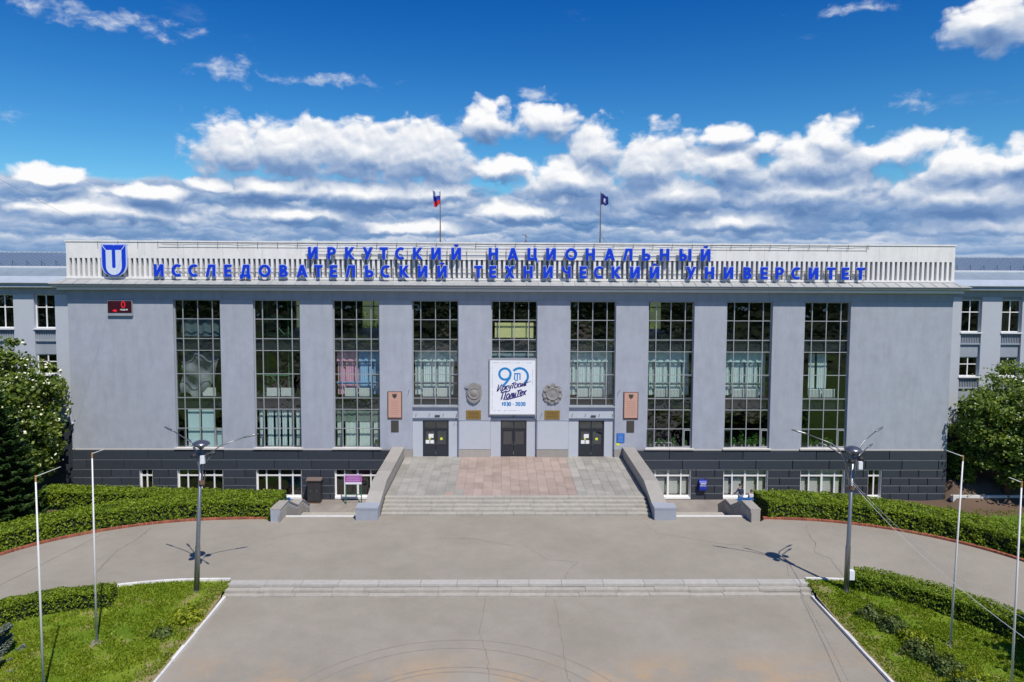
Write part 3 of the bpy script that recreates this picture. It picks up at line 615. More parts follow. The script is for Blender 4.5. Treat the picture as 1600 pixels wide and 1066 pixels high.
# kerbs
for s in (-1, 1):
    kb = thing('white_kerb', 'white painted kerb line beside the %s lawn of the lower plaza' % ('left' if s < 0 else 'right'), 'kerb', (s*13.68, -26, -0.3), 'white kerbs edging the lawns')
    y = -19.9
    while y > -33:
        put('kerb_stone', MB().box(min(s*13.62, s*13.76), max(s*13.62, s*13.76), y-0.985, y, -0.7, -0.20+random.uniform(-0.01, 0.01)), m_kerb, kb); y -= 1.0
    pts = [p for p in smooth_path(IL if s < 0 else IR, 0.5)]
    acc = 0
    for a, b in zip(pts[:-1], pts[1:]):
        if a.y < -23: break
        d = (b-a); nrm = Vector((-d.y, d.x, 0)).normalized()*0.07; e = d.normalized()*0.006
        q = [a+e-nrm, b-e-nrm, b-e+nrm, a+e+nrm]
        put('kerb_stone', MB().add([(*p[:2], -0.3) for p in q]+[(*p[:2], 0.07) for p in q], [(0,3,2,1),(4,5,6,7),(0,1,5,4),(1,2,6,5),(2,3,7,6),(3,0,4,7)]), m_kerb, kb)
# brick kerbs round the outside of the curved roads
for s, path in ((-1, OL), (1, OR)):
    pts = dense([tuple(p[:2]) for p in smooth_path(path[:-1], 0.3)], 0.105); mb = MB()
    for a, b in zip(pts[:-1], pts[1:]):
        d = (b-a).normalized(); nv = Vector((-d.y, d.x, 0))*(0.19 if s < 0 else -0.19)*-1; e = d*0.006
        if abs(a.x) < 14.7: continue
        h = 0.10+random.uniform(-0.008, 0.012); q = [a+e, b-e, b-e+nv, a+e+nv]
        mb.add([(*p[:2], -0.2) for p in q]+[(*p[:2], h) for p in q], [(0,3,2,1),(4,5,6,7),(0,1,5,4),(1,2,6,5),(2,3,7,6),(3,0,4,7)])
    o = put('brick_kerb', mb, m_brick); tag(o, 'curved red brick kerb along the %s hedge' % ('left' if s < 0 else 'right'), 'kerb', 'brick kerbs round the plaza')

# entrance platform with tiles, five steps
plat = put('entrance_platform', MB().box(-8.2, 8.2, -8.78, 0.3, -2.9, 0.575), m_joint, kind='structure')
plat['label'] = 'raised granite paved platform in front of the doors'
nxt = 27; wt = 16.36/nxt
for i in range(nxt):
    y = -8.70; x0 = -8.18+i*wt; off = random.choice([0, 0.25, 0.5]); first = True
    y0 = -8.45
    while y0 < 0.2:
        dpt = random.choice([0.95, 1.15, 1.3]) if not first else 0.7+off; first = False
        y1 = min(y0+dpt, 0.22)
        if 0.22-y1 < 0.35: y1 = 0.22
        cxm = x0+wt/2; pink = -3.95 < cxm < 3.95
        if random.random() < (0.22 if abs(abs(cxm)-3.95) < 0.7 else 0.008): pink = not pink
        zz = 0.598+random.uniform(-0.004, 0.004)
        put('paving_tile', MB().box(x0+0.007, x0+wt-0.007, y0+0.007, y1-0.007, 0.55, zz), m_tilep if pink else m_tileg, plat); y0 = y1
est = thing('entrance_steps', 'flight of five worn granite steps up to the entrance platform', 'steps', (0, -9.6, 0))
for k, (y1, zt) in enumerate(((-8.46, 0.60), (-8.82, 0.48), (-9.20, 0.36), (-9.58, 0.24), (-9.96, 0.12))):
    y0 = (-8.85, -9.23, -9.61, -9.99, -10.37)[k]
    x = -8.18
    while x < 8.1:
        w = min(random.uniform(1.3, 1.9), 8.18-x)
        if 8.18-(x+w) < 0.5: w = 8.18-x
        put('step_slab', MB().box(x+0.007, x+w-0.007, y0, y1, zt-0.115, zt+random.uniform(-0.006, 0.004)), m_step, est); x += w
    put('riser', MB().box(-8.17, 8.17, y0+0.012, y1, zt-0.125, zt-0.117), m_joint, est)
    put('riser', MB().box(-8.16, 8.16, y0+0.02, y1, -0.3, zt-0.127), m_joint, est)

# cheek walls either side of the steps
for s in (-1, 1):
    cw = thing('cheek_wall', '%s sloping granite side wall with capstones beside the entrance steps' % ('left' if s < 0 else 'right'), 'wall', (s*8.85, -6, 0), 'side walls of the entrance steps')
    xi, xo = s*8.22, s*9.12; a, b = min(xi, xo), max(xi, xo)
    prof = [(-0.02, -2.65), (-0.02, 1.30), (-7.9, 1.30), (-10.3, 0.68), (-10.3, -0.3), (-10.3, -2.65)]
    put('wall_body', MB().prism(prof, a+0.04, b-0.04, 'x'), m_stone, cw)
    segs = [(-0.03, -2.0), (-2.0, -3.9), (-3.9, -5.9), (-5.9, -7.9)]
    for y0, y1 in segs:
        put('capstone', MB().box(a, b, y1+0.008, y0-0.008, 1.30, 1.40), m_stone, cw)
    for t0, t1 in ((0, 0.5), (0.5, 1.0)):
        ya, yb = -7.9-2.4*t0, -7.9-2.4*t1; za, zb = 1.30-0.62*t0, 1.30-0.62*t1
        put('capstone', MB().prism([(ya-0.008, za), (ya-0.008, za+0.10), (yb+0.008, zb+0.10), (yb+0.008, zb)], a, b, 'x'), m_stone, cw)
    x0_, x1_ = (8.22, 9.52) if s > 0 else (-9.52, -8.22)
    blk = put('end_block', MB().box(x0_, x1_, -11.12, -10.31, -0.4, 0.66).box(x0_-0.02, x1_+0.02, -11.14, -10.29, 0.66, 0.78), m_stoneblue, cw)
# walls of the two side stairs that go down to the basement level
for s in (-1, 1):
    sw = thing('stair_side_wall', '%s zigzag granite wall beside the stair down to the basement' % ('left' if s < 0 else 'right'), 'wall', (s*14.19, -8, -1), 'zigzag walls of the basement stairs')
    a, b = (13.88, 14.5) if s > 0 else (-14.5, -13.88)
    prof = [(-5.2, -2.65), (-5.2, -1.22), (-6.8, -0.30), (-7.8, -0.32), (-9.8, 0.68), (-11.3, 0.68), (-11.3, -0.3), (-11.3, -2.65)]
    put('wall_body', MB().prism(prof, a+0.03, b-0.03, 'x'), m_stoneblue if s < 0 else m_stone, sw)
    cap = [(-5.2, -1.22), (-6.8, -0.30), (-7.8, -0.32), (-9.8, 0.68), (-11.3, 0.68)]
    for (ya, za), (yb, zb) in zip(cap[:-1], cap[1:]):
        put('capstone', MB().prism([(ya-0.004, za), (ya-0.004, za+0.08), (yb+0.004, zb+0.08), (yb+0.004, zb)], a, b, 'x'), m_stone, sw)
    y = -5.35
    while y > -11.1:                                   # upright facing slabs with narrow joints
        ztop = np.interp(-y, [5.2, 6.8, 7.8, 9.8, 11.3], [-1.22, -0.30, -0.32, 0.68, 0.68])-0.09
        xi = a-0.005 if s > 0 else b+0.005
        put('facing_slab', MB().box(min(xi, xi+s*0.04), max(xi, xi+s*0.04), y-0.40, y, -2.6, min(ztop, np.interp(-(y-0.4), [5.2, 6.8, 7.8, 9.8, 11.3], [-1.22, -0.30, -0.32, 0.68, 0.68])-0.09)), m_stone, sw); y -= 0.44
    # treads going down
    x0_, x1_ = (9.15, 13.84) if s > 0 else (-13.84, -9.15)
    bs = thing('basement_stair', 'stair of stone treads going down beside the %s zigzag wall' % ('left' if s < 0 else 'right'), 'stairs', (s*11.5, -8, -1), 'stairs down to the basement level')
    put('kerb_stone', MB().box(x0_, x1_, -10.56, -10.36, -0.4, 0.03), m_kerb, bs)
    for k in range(8): put('tread', MB().box(x0_, x1_, -10.36+0.3*k, -10.06+0.3*k, -2.66, -0.13*(k+1)), m_step, bs)
    put('landing', MB().box(x0_, x1_, -7.96, -6.96, -2.66, -1.05), m_step, bs)
    for k in range(10): put('tread', MB().box(x0_, x1_, -6.96+0.3*k, -6.66+0.3*k, -2.66, -1.05-0.15*(k+1)), m_step, bs)

# ------------------------------------------------------------------ main building
BP = 5.89; HW = 1.73; RC = 0.22
bld = thing('university_building', 'long grey three-storey block with nine tall windows and a white lettered parapet', 'building', (0, 0, -2.65))
def part(name, mb, m, parent=None, **k): return put(name, mb, m, parent or bld, **k)
for s in (-1, 1):
    a, b = sorted((s*(4*BP+HW), s*33.0)); part('wall', MB().box(a, b, 0, 0.5, 1.22, 12.42), m_wall)
    a, b = sorted((s*32.9, s*33.0)); part('side_wall', MB().box(s*33.0-0.0 if s < 0 else 32.7, -32.7 if s < 0 else 33.0, 0.5, 12, -2.7, 13.3), m_wall)
for k in range(-4, 4):
    low = 0.50 if -3 < k < 2 else 1.22
    x0, x1 = BP*k+HW, BP*(k+1)-HW
    if low == 0.5:
        zl = 1.20
        part('pier', MB().box(x0, x1, 0, 0.5, zl, 12.42), m_wall)
        part('pier_base', MB().box(x0+0.01, x1-0.01, -0.03, 0.5, 0.5, zl-0.01) if k in (-1, 0) else MB().box(x0+0.01, x1-0.01, -0.02, 0.5, 0.5, zl-0.01), m_stone)
        if k in (-1, 0):
            part('pier_panel', MB().box(x0+0.06, x1-0.06, -0.035, 0, zl+0.02, 3.40), m_wall2)
            part('ledge', MB().box(x0, x1, -0.06, 0, 3.41, 3.45), m_frieze)
    else: part('pier', MB().box(x0, x1, 0, 0.5, low, 12.42), m_wall)
part('frieze', MB().box(-33, 33, -0.035, 0.6, 12.42, 13.14), m_frieze)
part('band_below_wall', MB().box(-33.01, -HW-BP*1.5, -0.012, 0.3, 1.14, 1.235).box(HW+BP*1.5, 33.01, -0.012, 0.3, 1.14, 1.235), m_sill)
for pr, m in (([(-0.40,13.13),(-0.48,13.20),(-0.48,13.31),(0.3,13.31),(0.3,13.13)], m_cornl), ([(-0.50,13.312),(-0.50,13.40),(0.3,13.40),(0.3,13.312)], m_corn), ([(-0.62,13.402),(-0.72,13.45),(-0.72,13.47),(0.3,13.47),(0.3,13.402)], m_cornl), ([(-0.74,13.472),(-0.78,13.50),(-0.78,13.60),(0.3,13.60),(0.3,13.472)], m_corn)):
    e = -pr[1][0]; part('cornice', MB().prism(pr, -33-e, 33+e, 'x'), m)
# sheet metal apron, one sheet per seam
na = 76; xa = np.linspace(-33.85, 33.85, na+1)
for i in range(na):
    w0, w1 = xa[i], xa[i+1]; t0 = max(-33.0, min(33.0, w0)); t1 = max(-33.0, min(33.0, w1))
    vs = [(w0+0.008,-0.86,13.61),(w1-0.008,-0.86,13.61),(t1-0.008,0.05,13.93),(t0+0.008,0.05,13.93)]
    mb = MB().add(vs+[(x, y, z-0.03) for x, y, z in vs], [(0,1,2,3),(7,6,5,4),(0,4,5,1),(1,5,6,2),(2,6,7,3),(3,7,4,0)])
    mb.add([(w0-0.012,-0.86,13.61),(w0+0.012,-0.86,13.61),(t0+0.012,0.05,13.93),(t0-0.012,0.05,13.93),(w0-0.012,-0.86,13.65),(w0+0.012,-0.86,13.65),(t0+0.012,0.05,13.97),(t0-0.012,0.05,13.97)],
           [(0,3,2,1),(4,5,6,7),(0,1,5,4),(1,2,6,5),(2,3,7,6),(3,0,4,7)])
    part('apron_sheet', mb, m_apron)
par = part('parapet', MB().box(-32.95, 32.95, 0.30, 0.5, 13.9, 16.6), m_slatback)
part('ledge', MB().box(-33.0, 33.0, -0.03, 0.30, 13.94, 14.09), m_white, par)
xp = np.linspace(-33, 33, 24)
for i in range(23): part('parapet_panel', MB().box(xp[i]+0.006, xp[i+1]-0.006, -0.0, 0.30, 15.47, 16.64), m_white, par)
part('coping', MB().box(-33.06, 33.06, -0.045, 0.58, 16.66, 16.77), m_white, par)
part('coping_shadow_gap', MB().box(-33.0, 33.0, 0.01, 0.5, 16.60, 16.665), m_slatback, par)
sm = MB().box(-0.092, 0.092, 0, 0.24, 14.09, 15.468).mesh('slat'); sm.materials.append(m_slat)
ns = 176
for i in range(ns+1): part('slat', sm, m_slat, par, loc=(-32.86+i*65.72/ns, 0.0, 0))
for s in (-1, 1): part('corner_post', MB().box(*sorted((s*32.77, s*33.0)), -0.005, 0.3, 14.09, 15.468), m_white, par)
part('roof', MB().box(-32.95, 32.95, 0.5, 10.4, 13.15, 13.5), m_apron)
# interior: floor slabs, back wall with courtyard windows on the top floor
part('floor_slab', MB().box(-32.6, 32.6, 0.36, 9.9, 8.66, 9.44), m_slab)
part('floor_slab', MB().box(-32.6, 32.6, 0.36, 9.9, 4.25, 5.03), m_slab)
part('floor_slab', MB().box(-32.6, -8.3, 0.36, 9.9, -0.3, 1.18), m_slab); part('floor_slab', MB().box(8.3, 32.6, 0.36, 9.9, -0.3, 1.18), m_slab)
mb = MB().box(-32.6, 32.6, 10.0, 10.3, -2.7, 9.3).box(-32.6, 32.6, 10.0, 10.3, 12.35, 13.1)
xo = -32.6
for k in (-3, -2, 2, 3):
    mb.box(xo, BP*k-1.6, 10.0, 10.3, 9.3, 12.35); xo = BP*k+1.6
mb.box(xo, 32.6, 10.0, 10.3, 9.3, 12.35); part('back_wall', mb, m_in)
mb = MB()
for k in (-3, -2, 2, 3):
    for dx in (-1.6, -0.55, 0.5, 1.55): mb.box(BP*k+dx-0.04, BP*k+dx+0.04, 9.95, 10.0, 9.3, 12.35)
    mb.box(BP*k-1.6, BP*k+1.6, 9.96, 9.99, 11.3, 11.38)
part('courtyard_window_frame', mb, m_dframe)
for k in (-4, -1, 0, 1, 4): part('partition', MB().box(BP*k+2.9, BP*k+3.0, 0.5, 9.9, 1.2, 13.1), m_inl)

ROWS = [12.40, 10.98, 9.51, 8.62, 6.86, 5.05, 4.19, 2.73, 1.30]
CX = [-HW, -1.10, 0.0, 1.08, HW]
pane_cache = {}
def pane(w, h, x, z, y, parent, gm, tilt=0.009):
    key = (round(w, 2), round(h, 2), gm.name)
    if key not in pane_cache:
        me = MB().add([(-w/2, 0, -h/2), (w/2, 0, -h/2), (w/2, 0, h/2), (-w/2, 0, h/2)], [(0, 1, 2, 3)]).mesh('pane'); me.materials.append(gm); pane_cache[key] = me
    o = put('pane', pane_cache[key], gm, parent, loc=(x, y, z), rot=(random.gauss(0, tilt), 0, random.gauss(0, tilt)))
    return o
def big_window(k):
    cx = BP*k; rows = ROWS if abs(k) > 1 else (ROWS[:6]+[4.50] if k else ROWS[:5]+[7.9])
    if k == 0: rows = ROWS[:4]+[8.62-0.55]
    zb = rows[-1]; mb = MB()
    for i, x in enumerate(CX):
        w = 0.028 if 0 < i < 4 else 0.04
        xx = cx+x+(w if i == 0 else (-w if i == 4 else 0)); mb.box(xx-w, xx+w, RC-0.03, RC+0.06, zb, 12.40)
    for j, z in enumerate(rows):
        w = 0.024; zz = z-w if j == 0 else (z+w if j == len(rows)-1 else z)
        mb.box(cx-HW+0.01, cx+HW-0.01, RC-0.02, RC+0.05, zz-w, zz+w)
    fr = part('window_frame', mb, m_frame)
    for j in range(len(rows)-1):
        for i in range(4):
            w = CX[i+1]-CX[i]; h = rows[j]-rows[j+1]
            pane(w-0.05, h-0.04, cx+(CX[i]+CX[i+1])/2, (rows[j]+rows[j+1])/2, RC+0.015, fr, m_glass)
    if abs(k) > 1:                                       # dark opening sashes in the lower corners
        for c0, c1 in ((0, 1), (3, 4)):
            for (za, zb_) in ((2.73, 1.30),):
                x0, x1 = cx+CX[c0]+0.05, cx+CX[c1]-0.04; y0, y1 = RC-0.045, RC-0.025
                part('opening_sash', MB().box(x0, x1, y0, y1, zb_+0.05, zb_+0.12).box(x0, x1, y0, y1, za-0.12, za-0.05).box(x0, x0+0.07, y0, y1, zb_+0.12, za-0.12).box(x1-0.07, x1, y0, y1, zb_+0.12, za-0.12), m_dframe if (k in (-3, -2) or c0 == 0) else m_frame, fr)
    if abs(k) in (1, 2, 3) and k != -3:
        x0, x1 = cx+CX[3]+0.05, cx+HW-0.06; y0, y1 = RC-0.045, RC-0.025
        part('opening_sash', MB().box(x0, x1, y0, y1, 5.08, 5.15).box(x0, x1, y0, y1, 6.74, 6.81).box(x0, x0+0.06, y0, y1, 5.15, 6.74).box(x1-0.05, x1, y0, y1, 5.15, 6.74), m_dframe, fr)
    if abs(k) > 1: part('window_sill', MB().box(cx-HW-0.12, cx+0.0, -0.14, RC+0.05, 1.19, 1.30).box(cx+0.02, cx+HW+0.12, -0.14, RC+0.05, 1.185, 1.295), m_sill)
    if k in (-1, 1):
        part('window_sill', MB().box(cx-HW-0.0, cx+HW, -0.02, RC+0.04, 4.40, 4.50), m_frieze)
    return fr
for k in range(-4, 5): big_window(k)
def curtain(x0, x1, z0, z1, y, m, amp=0.035, fold=0.16, name='curtain', flare=0.0):
    n = max(6, int((x1-x0)/fold*5)); vs = []; fs = []
    zr = 7
    ph = random.uniform(0, 6)
    for j in range(zr):
        t = j/(zr-1)
        for i in range(n+1):
            u = i/n; x = x0+(x1-x0)*u; a = amp*(0.7+0.3*math.sin(i*0.7+ph))
            vs.append((x+flare*(u-0.5)*t+0.02*math.sin(3*t+i*0.3), y+a*math.sin((x-x0)/fold*6.28+ph+0.5*math.sin(t*2.5)), z1+(z0-z1)*t))
    for j in range(zr-1):
        for i in range(n): a = j*(n+1)+i; fs.append((a, a+1, a+n+2, a+n+1))
    return part(name, MB().add(vs, fs), m, smooth=True)
def radiator(x0, x1, z0=5.07, z1=5.72, y=0.62):
    mb = MB().box(x0, x1, y+0.02, y+0.07, z0+0.05, z1-0.03).box(x0, x1, y-0.01, y+0.08, z1-0.04, z1).box(x0, x1, y-0.01, y+0.08, z0+0.02, z0+0.07)
    n = int((x1-x0)/0.105)
    for i in range(n): xx = x0+(i+0.5)*(x1-x0)/n; mb.box(xx-0.032, xx+0.032, y-0.03, y+0.015, z0+0.07, z1-0.04)
    part('radiator', mb, m_rad)
for k in (-4, -3, -2, -1, 1, 2, 3, 4):
    cx = BP*k
    if k != -4: radiator(cx-1.03, cx-0.05)
    radiator(cx+0.05 if k != -4 else cx+0.05, cx+1.02)
def set_mid(k, cols):
    cx = BP*k
    for x0, x1, m, z0, z1 in cols: curtain(cx+x0, cx+x1, z0, z1, 0.50 if z0 > 5.6 else 0.92, m)
    # pelmet band, and a mid-height strip added as a shade band on the curtains
for k in (-1, 1, 2, 3):
    set_mid(k, [(-1.62, -1.18, m_teal, 5.2, 8.35), (-1.0, -0.05, m_teal, 5.15, 8.4), (0.10, 0.98, m_teal, 5.15, 8.4)] + ([(1.15, 1.62, m_teal, 5.2, 8.3)] if k != -1 else [(1.12, 1.35, m_teal, 5.2, 8.3)]))
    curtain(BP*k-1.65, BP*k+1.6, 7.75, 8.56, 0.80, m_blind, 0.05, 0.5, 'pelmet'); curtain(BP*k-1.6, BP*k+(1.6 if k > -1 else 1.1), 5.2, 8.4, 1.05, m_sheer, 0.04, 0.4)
    part('curtain_shade_band', MB().box(BP*k-1.65, BP*k+1.65, 0.70, 0.73, 6.02, 6.20), m_frame)
set_mid(-2, [(-1.62, -1.15, m_pink, 5.2, 8.5), (-1.0, -0.12, m_pink, 5.15, 8.5), (0.05, 1.0, m_blue, 5.15, 8.5), (1.15, 1.62, m_blue, 5.2, 8.5)])
curtain(BP*-2-1.6, BP*-2-0.05, 5.2, 8.4, 1.05, m_pink, 0.04, 0.4); curtain(BP*-2-0.05, BP*-2+1.6, 5.2, 8.4, 1.05, m_blue, 0.04, 0.4); curtain(BP*-2-1.65, BP*-2-0.1, 7.75, 8.56, 0.80, m_pink, 0.05, 0.5, 'pelmet'); curtain(BP*-2+0.0, BP*-2+1.65, 7.75, 8.56, 0.80, m_blue, 0.05, 0.5, 'pelmet')
part('curtain_shade_band', MB().box(BP*-2-1.65, BP*-2+1.65, 0.70, 0.73, 6.02, 6.20), m_blue)  # same added shade band, as a blue strip
set_mid(4, [(-0.95, -0.45, m_teal, 5.15, 8.4), (-0.3, 0.45, m_teal, 5.15, 8.4)])
# crumpled grey sheet hung in the leftmost window
vs = []; fs = []
for j in range(15):
    for i in range(15):
        u, v = i/14, j/14; x = BP*-4-1.6+u*(2.9-1.2*v*v); z = 8.5-3.2*v-0.5*u*v
        vs.append((x, 0.75+0.22*math.sin(u*9+v*5)+0.12*math.sin(v*13-u*6)+0.1*random.random(), z+0.12*math.sin(u*7)))
for j in range(14):
    for i in range(14): a = j*15+i; fs.append((a, a+1, a+16, a+15))
part('dust_sheet', MB().add(vs, fs), m_drape, smooth=True)
curtain(BP*-4-1.6, BP*-4+1.6, 9.6, 11.0, 0.9, mat('dark_teal_sheet', (0.10, 0.16, 0.18), 0.8, var=0.4, vscale=1.2), 0.08, 0.7, 'dust_sheet')
# ground floor (lower) blinds
part('blind', MB().box(BP*-4-1.0, BP*-4-0.06, 0.42, 0.44, 1.3, 4.1), m_blind); part('blind', MB().box(BP*-4+0.05, BP*-4+1.0, 0.42, 0.44, 1.3, 4.1), m_blind)
part('blind', MB().box(BP*-4+1.16, BP*-4+1.65, 0.42, 0.44, 1.3, 2.7), m_blind)
for x0, x1 in ((-1.6, -1.2), (-1.0, -0.5), (-0.40, 0.0), (0.12, 0.5), (0.62, 1.0), (1.18, 1.6)): curtain(BP*-3+x0, BP*-3+x1, 1.3, 4.1, 0.6, m_teal, 0.03, 0.2)
for x0, x1 in ((-1.6, -1.2), (-1.0, -0.1), (0.08, 0.98), (1.16, 1.6)): curtain(BP*-2+x0, BP*-2+x1, 1.3, 3.3, 0.55, m_green, 0.02, 0.3)
curtain(BP*-2-1.65, BP*-2+1.65, 3.2, 4.15, 0.5, mat('deep_green_blind', (0.20, 0.28, 0.22), 0.9, var=0.1, vscale=2), 0.02, 0.4)
part('blind', MB().box(-1.45, 1.1, 0.55, 0.57, 9.62, 10.75), m_yellow); part('blind', MB().box(1.18, 1.5, 0.55, 0.57, 9.6, 10.75), m_yellow)
part('blind', MB().box(-1.65, 1.65, 0.5, 0.52, 7.9, 8.5), mat('sea_glass_panel', (0.30, 0.42, 0.42), 0.6, var=0.3, vscale=2))
# green scaffold inside the second window
mb = MB(); cx = BP*-3
for z0, z1 in ((9.5, 12.2), (5.1, 8.6)):
    for x in (-1.35, 0.55): 
        for y in (1.0, 1.9): mb.tube([(cx+x, y, z0), (cx+x, y, z1)], 0.03, 6)
    for z in (z0+0.2, z0+1.5): mb.tube([(cx-1.35, 1.0, z), (cx+0.55, 1.0, z)], 0.028, 6); mb.tube([(cx-1.35, 1.9, z+0.05), (cx+0.55, 1.9, z+0.05)], 0.028, 6)
    mb.tube([(cx-0.8, 1.0, z0+1.5), (cx+0.3, 1.0, z0+0.2)], 0.02, 6)
scf = put('scaffold', mb, m_scaf); tag(scf, 'green tubular scaffold standing inside the second tall window from the left', 'scaffold')

# plinth: blocks laid in courses over a dark backing, openings left for the basement windows
WZ0, WZ1 = -2.62, -0.30
wins = [(BP*k-1.70, BP*k+1.70) for k in (-4, -3, -2, 2, 3, 4)] + [(-28.08, -27.12), (27.05, 28.08)]
pl = part('plinth', MB().box(-33, -8.25, 0.02, 0.4, -0.30, 1.14).box(8.25, 33, 0.02, 0.4, -0.30, 1.14).box(-8.25, 8.25, 0.35, 0.6, -0.30, 0.5), m_plback)
edges = sorted(wins); xs_ = -33.0
for a, b in edges+[(33.0, 33.0)]: part('backing', MB().box(xs_, a, 0.02, 0.4, -2.8, -0.305), m_plback, pl); xs_ = b
courses = [(0.41, 1.14, 5.6, 0.0), (-0.33, 0.38, 2.8, 1.0), (-0.95, -0.36, 1.42, 0.0), (-1.55, -0.98, 1.42, 0.71), (-2.15, -1.58, 1.42, 0.0), (-2.80, -2.18, 1.42, 0.71)]
spans_low = []; xs_ = -33.0
for a, b in edges+[(33.0, 33.0)]: spans_low.append((xs_, a)); xs_ = b
for ci, (z0, z1, bw, off) in enumerate(courses):
    spans = [(-33.0, -8.25), (8.25, 33.0)] if ci < 2 else [(a, b) for a, b in spans_low if not (a > -11 and b < 11)]
    if ci == 1: spans = [(-33.0, -8.25), (8.25, 33.0)]
    for a, b in spans:
        if b > 33: b = 33
        if ci >= 2 and a < -8 < b: pieces = [(a, -8.25), (8.25, b)]
        else: pieces = [(a, b)]
        for pa, pb in pieces:
            cuts = [pa]+[x for x in np.arange(-33+off, 33.1, bw) if pa+0.25 < x < pb-0.25]+[pb]
            for u, v in zip(cuts[:-1], cuts[1:]):
                e0 = 0.022 if u > -32.9 else -0.03; e1 = 0.022 if v < 32.9 else -0.03; y = -0.05+random.uniform(-0.004, 0.004); bv = 0.018
                x0, x1 = u+e0, v-e1
                mbk = MB().add([(x0,0.02,z0+0.012),(x1,0.02,z0+0.012),(x1,0.02,z1-0.012),(x0,0.02,z1-0.012),(x0,y+bv,z0+0.012),(x1,y+bv,z0+0.012),(x1,y+bv,z1-0.012),(x0,y+bv,z1-0.012),
                     (x0+bv,y,z0+0.012+bv),(x1-bv,y,z0+0.012+bv),(x1-bv,y,z1-0.012-bv),(x0+bv,y,z1-0.012-bv)],
                     [(0,1,5,4),(1,2,6,5),(2,3,7,6),(3,0,4,7),(4,5,9,8),(5,6,10,9),(6,7,11,10),(7,4,8,11),(8,9,10,11)])
                part('plinth_block', mbk, m_plinth, pl)
for z, full in ((0.395, 1), (-0.345, 1), (-0.965, 0), (-1.565, 0), (-2.165, 0)):
    mb = MB()
    for a, b in ([(-33.0, -8.25), (8.25, 33.0)] if full else [(a, b) for a, b in spans_low]):
        if a < -8 < b: mb.box(a, -8.25, -0.040, 0.02, z-0.022, z+0.022); mb.box(8.25, b, -0.040, 0.02, z-0.022, z+0.022)
        else: mb.box(a, b, -0.040, 0.02, z-0.022, z+0.022)
    part('mortar_line', mb, m_mortar, pl)
def base_window(a, b, light, cols):
    cx = (a+b)/2; w = (b-a)/2; mb = MB(); y0, y1 = 0.16, 0.24; zs = [WZ1, -0.86, -2.42]
    xs = [a+0.05]+[cx+c*w for c in cols]+[b-0.05]
    for i, x in enumerate(xs):
        t = 0.075 if (i == len(xs)//2 and len(xs) > 3) else 0.05; mb.box(x-t, x+t, y0, y1, zs[2]-0.05, zs[0])
    for z in zs: t = 0.055; zz = z-t if z == zs[0] else z; mb.box(a, b, y0+0.01, y1-0.01, zz-t, zz+t)
    mb.box(a-0.0, b+0.0, -0.03, 0.30, WZ0, -2.47)
    mb.box(a, a+0.012, 0.0, 0.3, -2.47, WZ1).box(b-0.012, b, 0.0, 0.3, -2.47, WZ1)
    fr = part('basement_window', mb, m_wframe)
    for i in range(len(xs)-1):
        for z1, z0 in ((zs[0], zs[1]), (zs[1], zs[2])): pane(xs[i+1]-xs[i]-0.09, z1-z0-0.09, (xs[i]+xs[i+1])/2, (z0+z1)/2, 0.2, fr, m_glass)
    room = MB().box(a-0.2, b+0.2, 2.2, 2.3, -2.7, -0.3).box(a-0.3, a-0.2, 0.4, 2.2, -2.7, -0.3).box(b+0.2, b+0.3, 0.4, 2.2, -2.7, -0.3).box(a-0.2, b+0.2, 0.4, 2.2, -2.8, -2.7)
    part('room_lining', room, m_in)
    if light:
        part('blind', MB().box(a+0.08, b-0.08, 0.50, 0.52, -0.84, -0.38), m_beige, fr)
        for i in range(len(xs)-1):
            xx0, xx1 = xs[i]+0.07, xs[i+1]-0.20; part('blind', MB().box(xx0, xx1, 0.42, 0.44, -2.35, -1.10), m_beige, fr)
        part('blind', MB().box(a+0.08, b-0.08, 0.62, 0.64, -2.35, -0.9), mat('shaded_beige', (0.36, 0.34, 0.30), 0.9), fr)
C4 = (-0.58, 0.0, 0.58)
for k in (-4, -3, -2): base_window(BP*k-1.70, BP*k+1.70, False, C4)
for k in (2, 3, 4): base_window(BP*k-1.70, BP*k+1.70, True, C4)
base_window(-28.08, -27.12, False, (0.0,)); base_window(27.05, 28.08, False, (0.0,))

